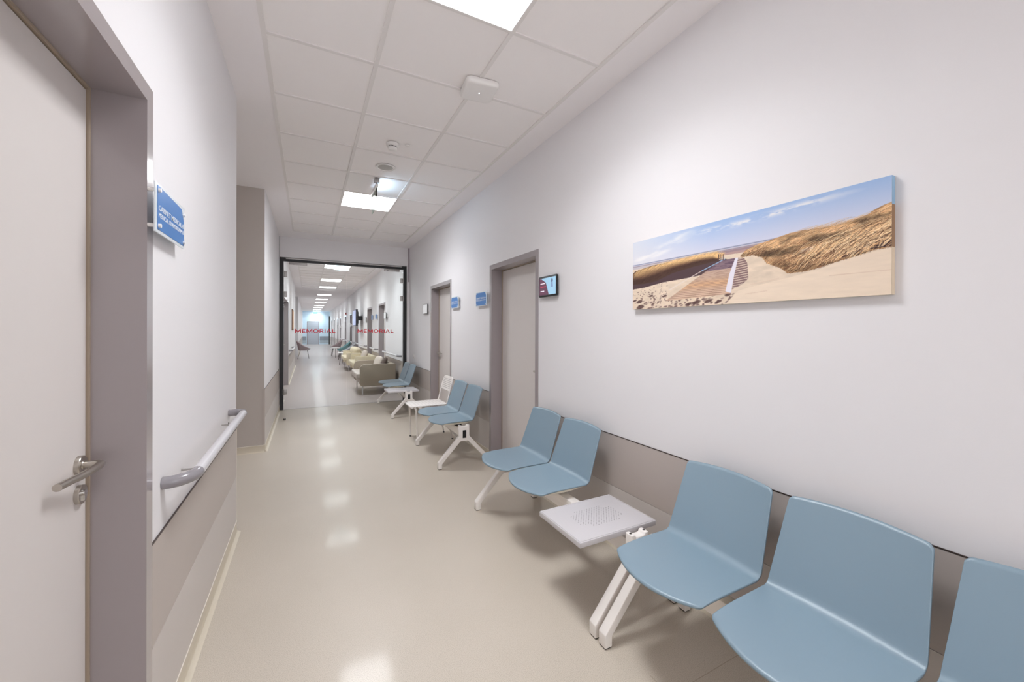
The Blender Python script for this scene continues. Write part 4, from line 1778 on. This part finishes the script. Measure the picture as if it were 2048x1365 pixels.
pillow((1.44, 9.55, .612), (0, math.radians(18), .2), PILLOW_B, 'beige cushion on the dark taupe sofa', .06, .19, .15)
pillow((1.52, 9.22, .62), (0, math.radians(22), -.1), PILLOW_D, 'dark brown cushion leaning beside the beige one', .05, .15, .14)
pillow((1.48, 12.4, .61), (0, math.radians(18), 0), PILLOW_B, 'pale cushion on the middle cream sofa', .08, .22, .15)
pillow((1.46, 14.7, .64), (0, math.radians(12), 0), SOFA_C, 'wide cream cushion on the farthest sofa', .16, .55, .13)


# ------------------------------------------------------------------ scoop chairs and low tables
def scoop_chair(loc, rz, label, shell, seat, group='scoop chairs down the corridor'):
    t = thing('scoop_chair', label, 'chair', loc, group)
    t.rotation_euler = (0, 0, rz)
    N = 36
    b = MB()
    def ring(rb, zf):
        out = []
        for k in range(N):
            a = 2 * math.pi * k / N
            out.append((a, rb, zf(a)))
        return out
    def rim(a):
        q = (1 - math.cos(a)) / 2          # 0 at front (+x), 1 at back
        return .47 + .37 * q ** 1.5
    vs, fs = [], []
    lev = 6
    for i in range(lev + 1):
        s = i / lev
        for k in range(N):
            a = 2 * math.pi * k / N
            q = (1 - math.cos(a)) / 2
            z = .385 + (rim(a) - .385) * s
            r = .20 + .085 * s ** .8
            ox = -.03 * q * s
            vs.append((r * math.cos(a) + ox - .02, r * 1.08 * math.sin(a), z))
    for i in range(lev + 1):
        s = 1 - i / lev
        for k in range(N):
            a = 2 * math.pi * k / N
            q = (1 - math.cos(a)) / 2
            z = .41 + (rim(a) - .41) * s + (.006 if i == 0 else 0)
            r = .20 + .085 * s ** .8 - .028
            vs.append((r * math.cos(a) - .03 * q * s - .02, r * 1.08 * math.sin(a), z))
    R_ = 2 * (lev + 1)
    for i in range(R_ - 1):
        for k in range(N):
            fs.append((i * N + k, i * N + (k + 1) % N, (i + 1) * N + (k + 1) % N, (i + 1) * N + k))
    fs.append(tuple(range(N)))
    fs.append(tuple((R_ - 1) * N + k for k in range(N)))
    b.raw(vs, fs, shell)
    b.build('shell', parent=t, smooth=60)
    b = MB()
    b.lathe([(.19, .40), (.235, .42), (.238, .445), (.21, .465), (.05, .472)], (.01, 0, 0), 'z', seat, n=32)
    b.build('seat_cushion', parent=t)
    for (x, y, fx, fy) in ((.13, .12, .20, .18), (.13, -.12, .20, -.18), (-.15, .12, -.26, .18), (-.15, -.12, -.26, -.18)):
        b = MB()
        b.tube([(x, y, .40), (fx, fy, 0)], [.012, .008], DLEG, n=8)
        b.build('leg', parent=t)
    return t


scoop_chair((-.16, 20.75, 0), 0, 'mauve-grey scoop chair alone on the left side', FAB_M, FAB_G)
scoop_chair((1.26, 22.3, 0), math.pi, 'dusty pink scoop chair farthest along the right wall', FAB_M, FAB_G)
scoop_chair((1.42, 19.45, 0), math.pi, 'teal scoop chair on the right between two grey ones', FAB_T, FAB_T)
scoop_chair((1.43, 17.4, 0), math.pi, 'silver-grey scoop chair nearest the cream sofas', FAB_G, FAB_G)


def low_table(loc, label):
    t = thing('low_table', label, 'table', loc, 'small white tables between the chairs')
    b = MB()
    b.lathe([(.20, .455), (.215, .46), (.215, .475), (.205, .48)], (0, 0, 0), 'z', WHITE, n=32)
    b.build('table_top', parent=t)
    for k in range(3):
        a = 2 * math.pi * k / 3 + .5
        b = MB()
        b.tube([(.10 * math.cos(a), .10 * math.sin(a), .456), (.17 * math.cos(a), .17 * math.sin(a), 0)], .009, DLEG, n=8)
        b.build('leg', parent=t)


low_table((1.18, 21.0, 0), 'small round white table in front of the pink chair')
low_table((1.22, 16.55, 0), 'small round white table behind the farthest cream sofa')

# black portal frame at the far end on the right
b = MB()
b.box(1.64, 1.745, 38.9, 39.0, 0, 2.53, BLACK)
o = b.build('door_leaf_edge', smooth=0)
struct(o, 'black upright frame at the far right end of the corridor', 'frame')
o.name = 'trim_7'
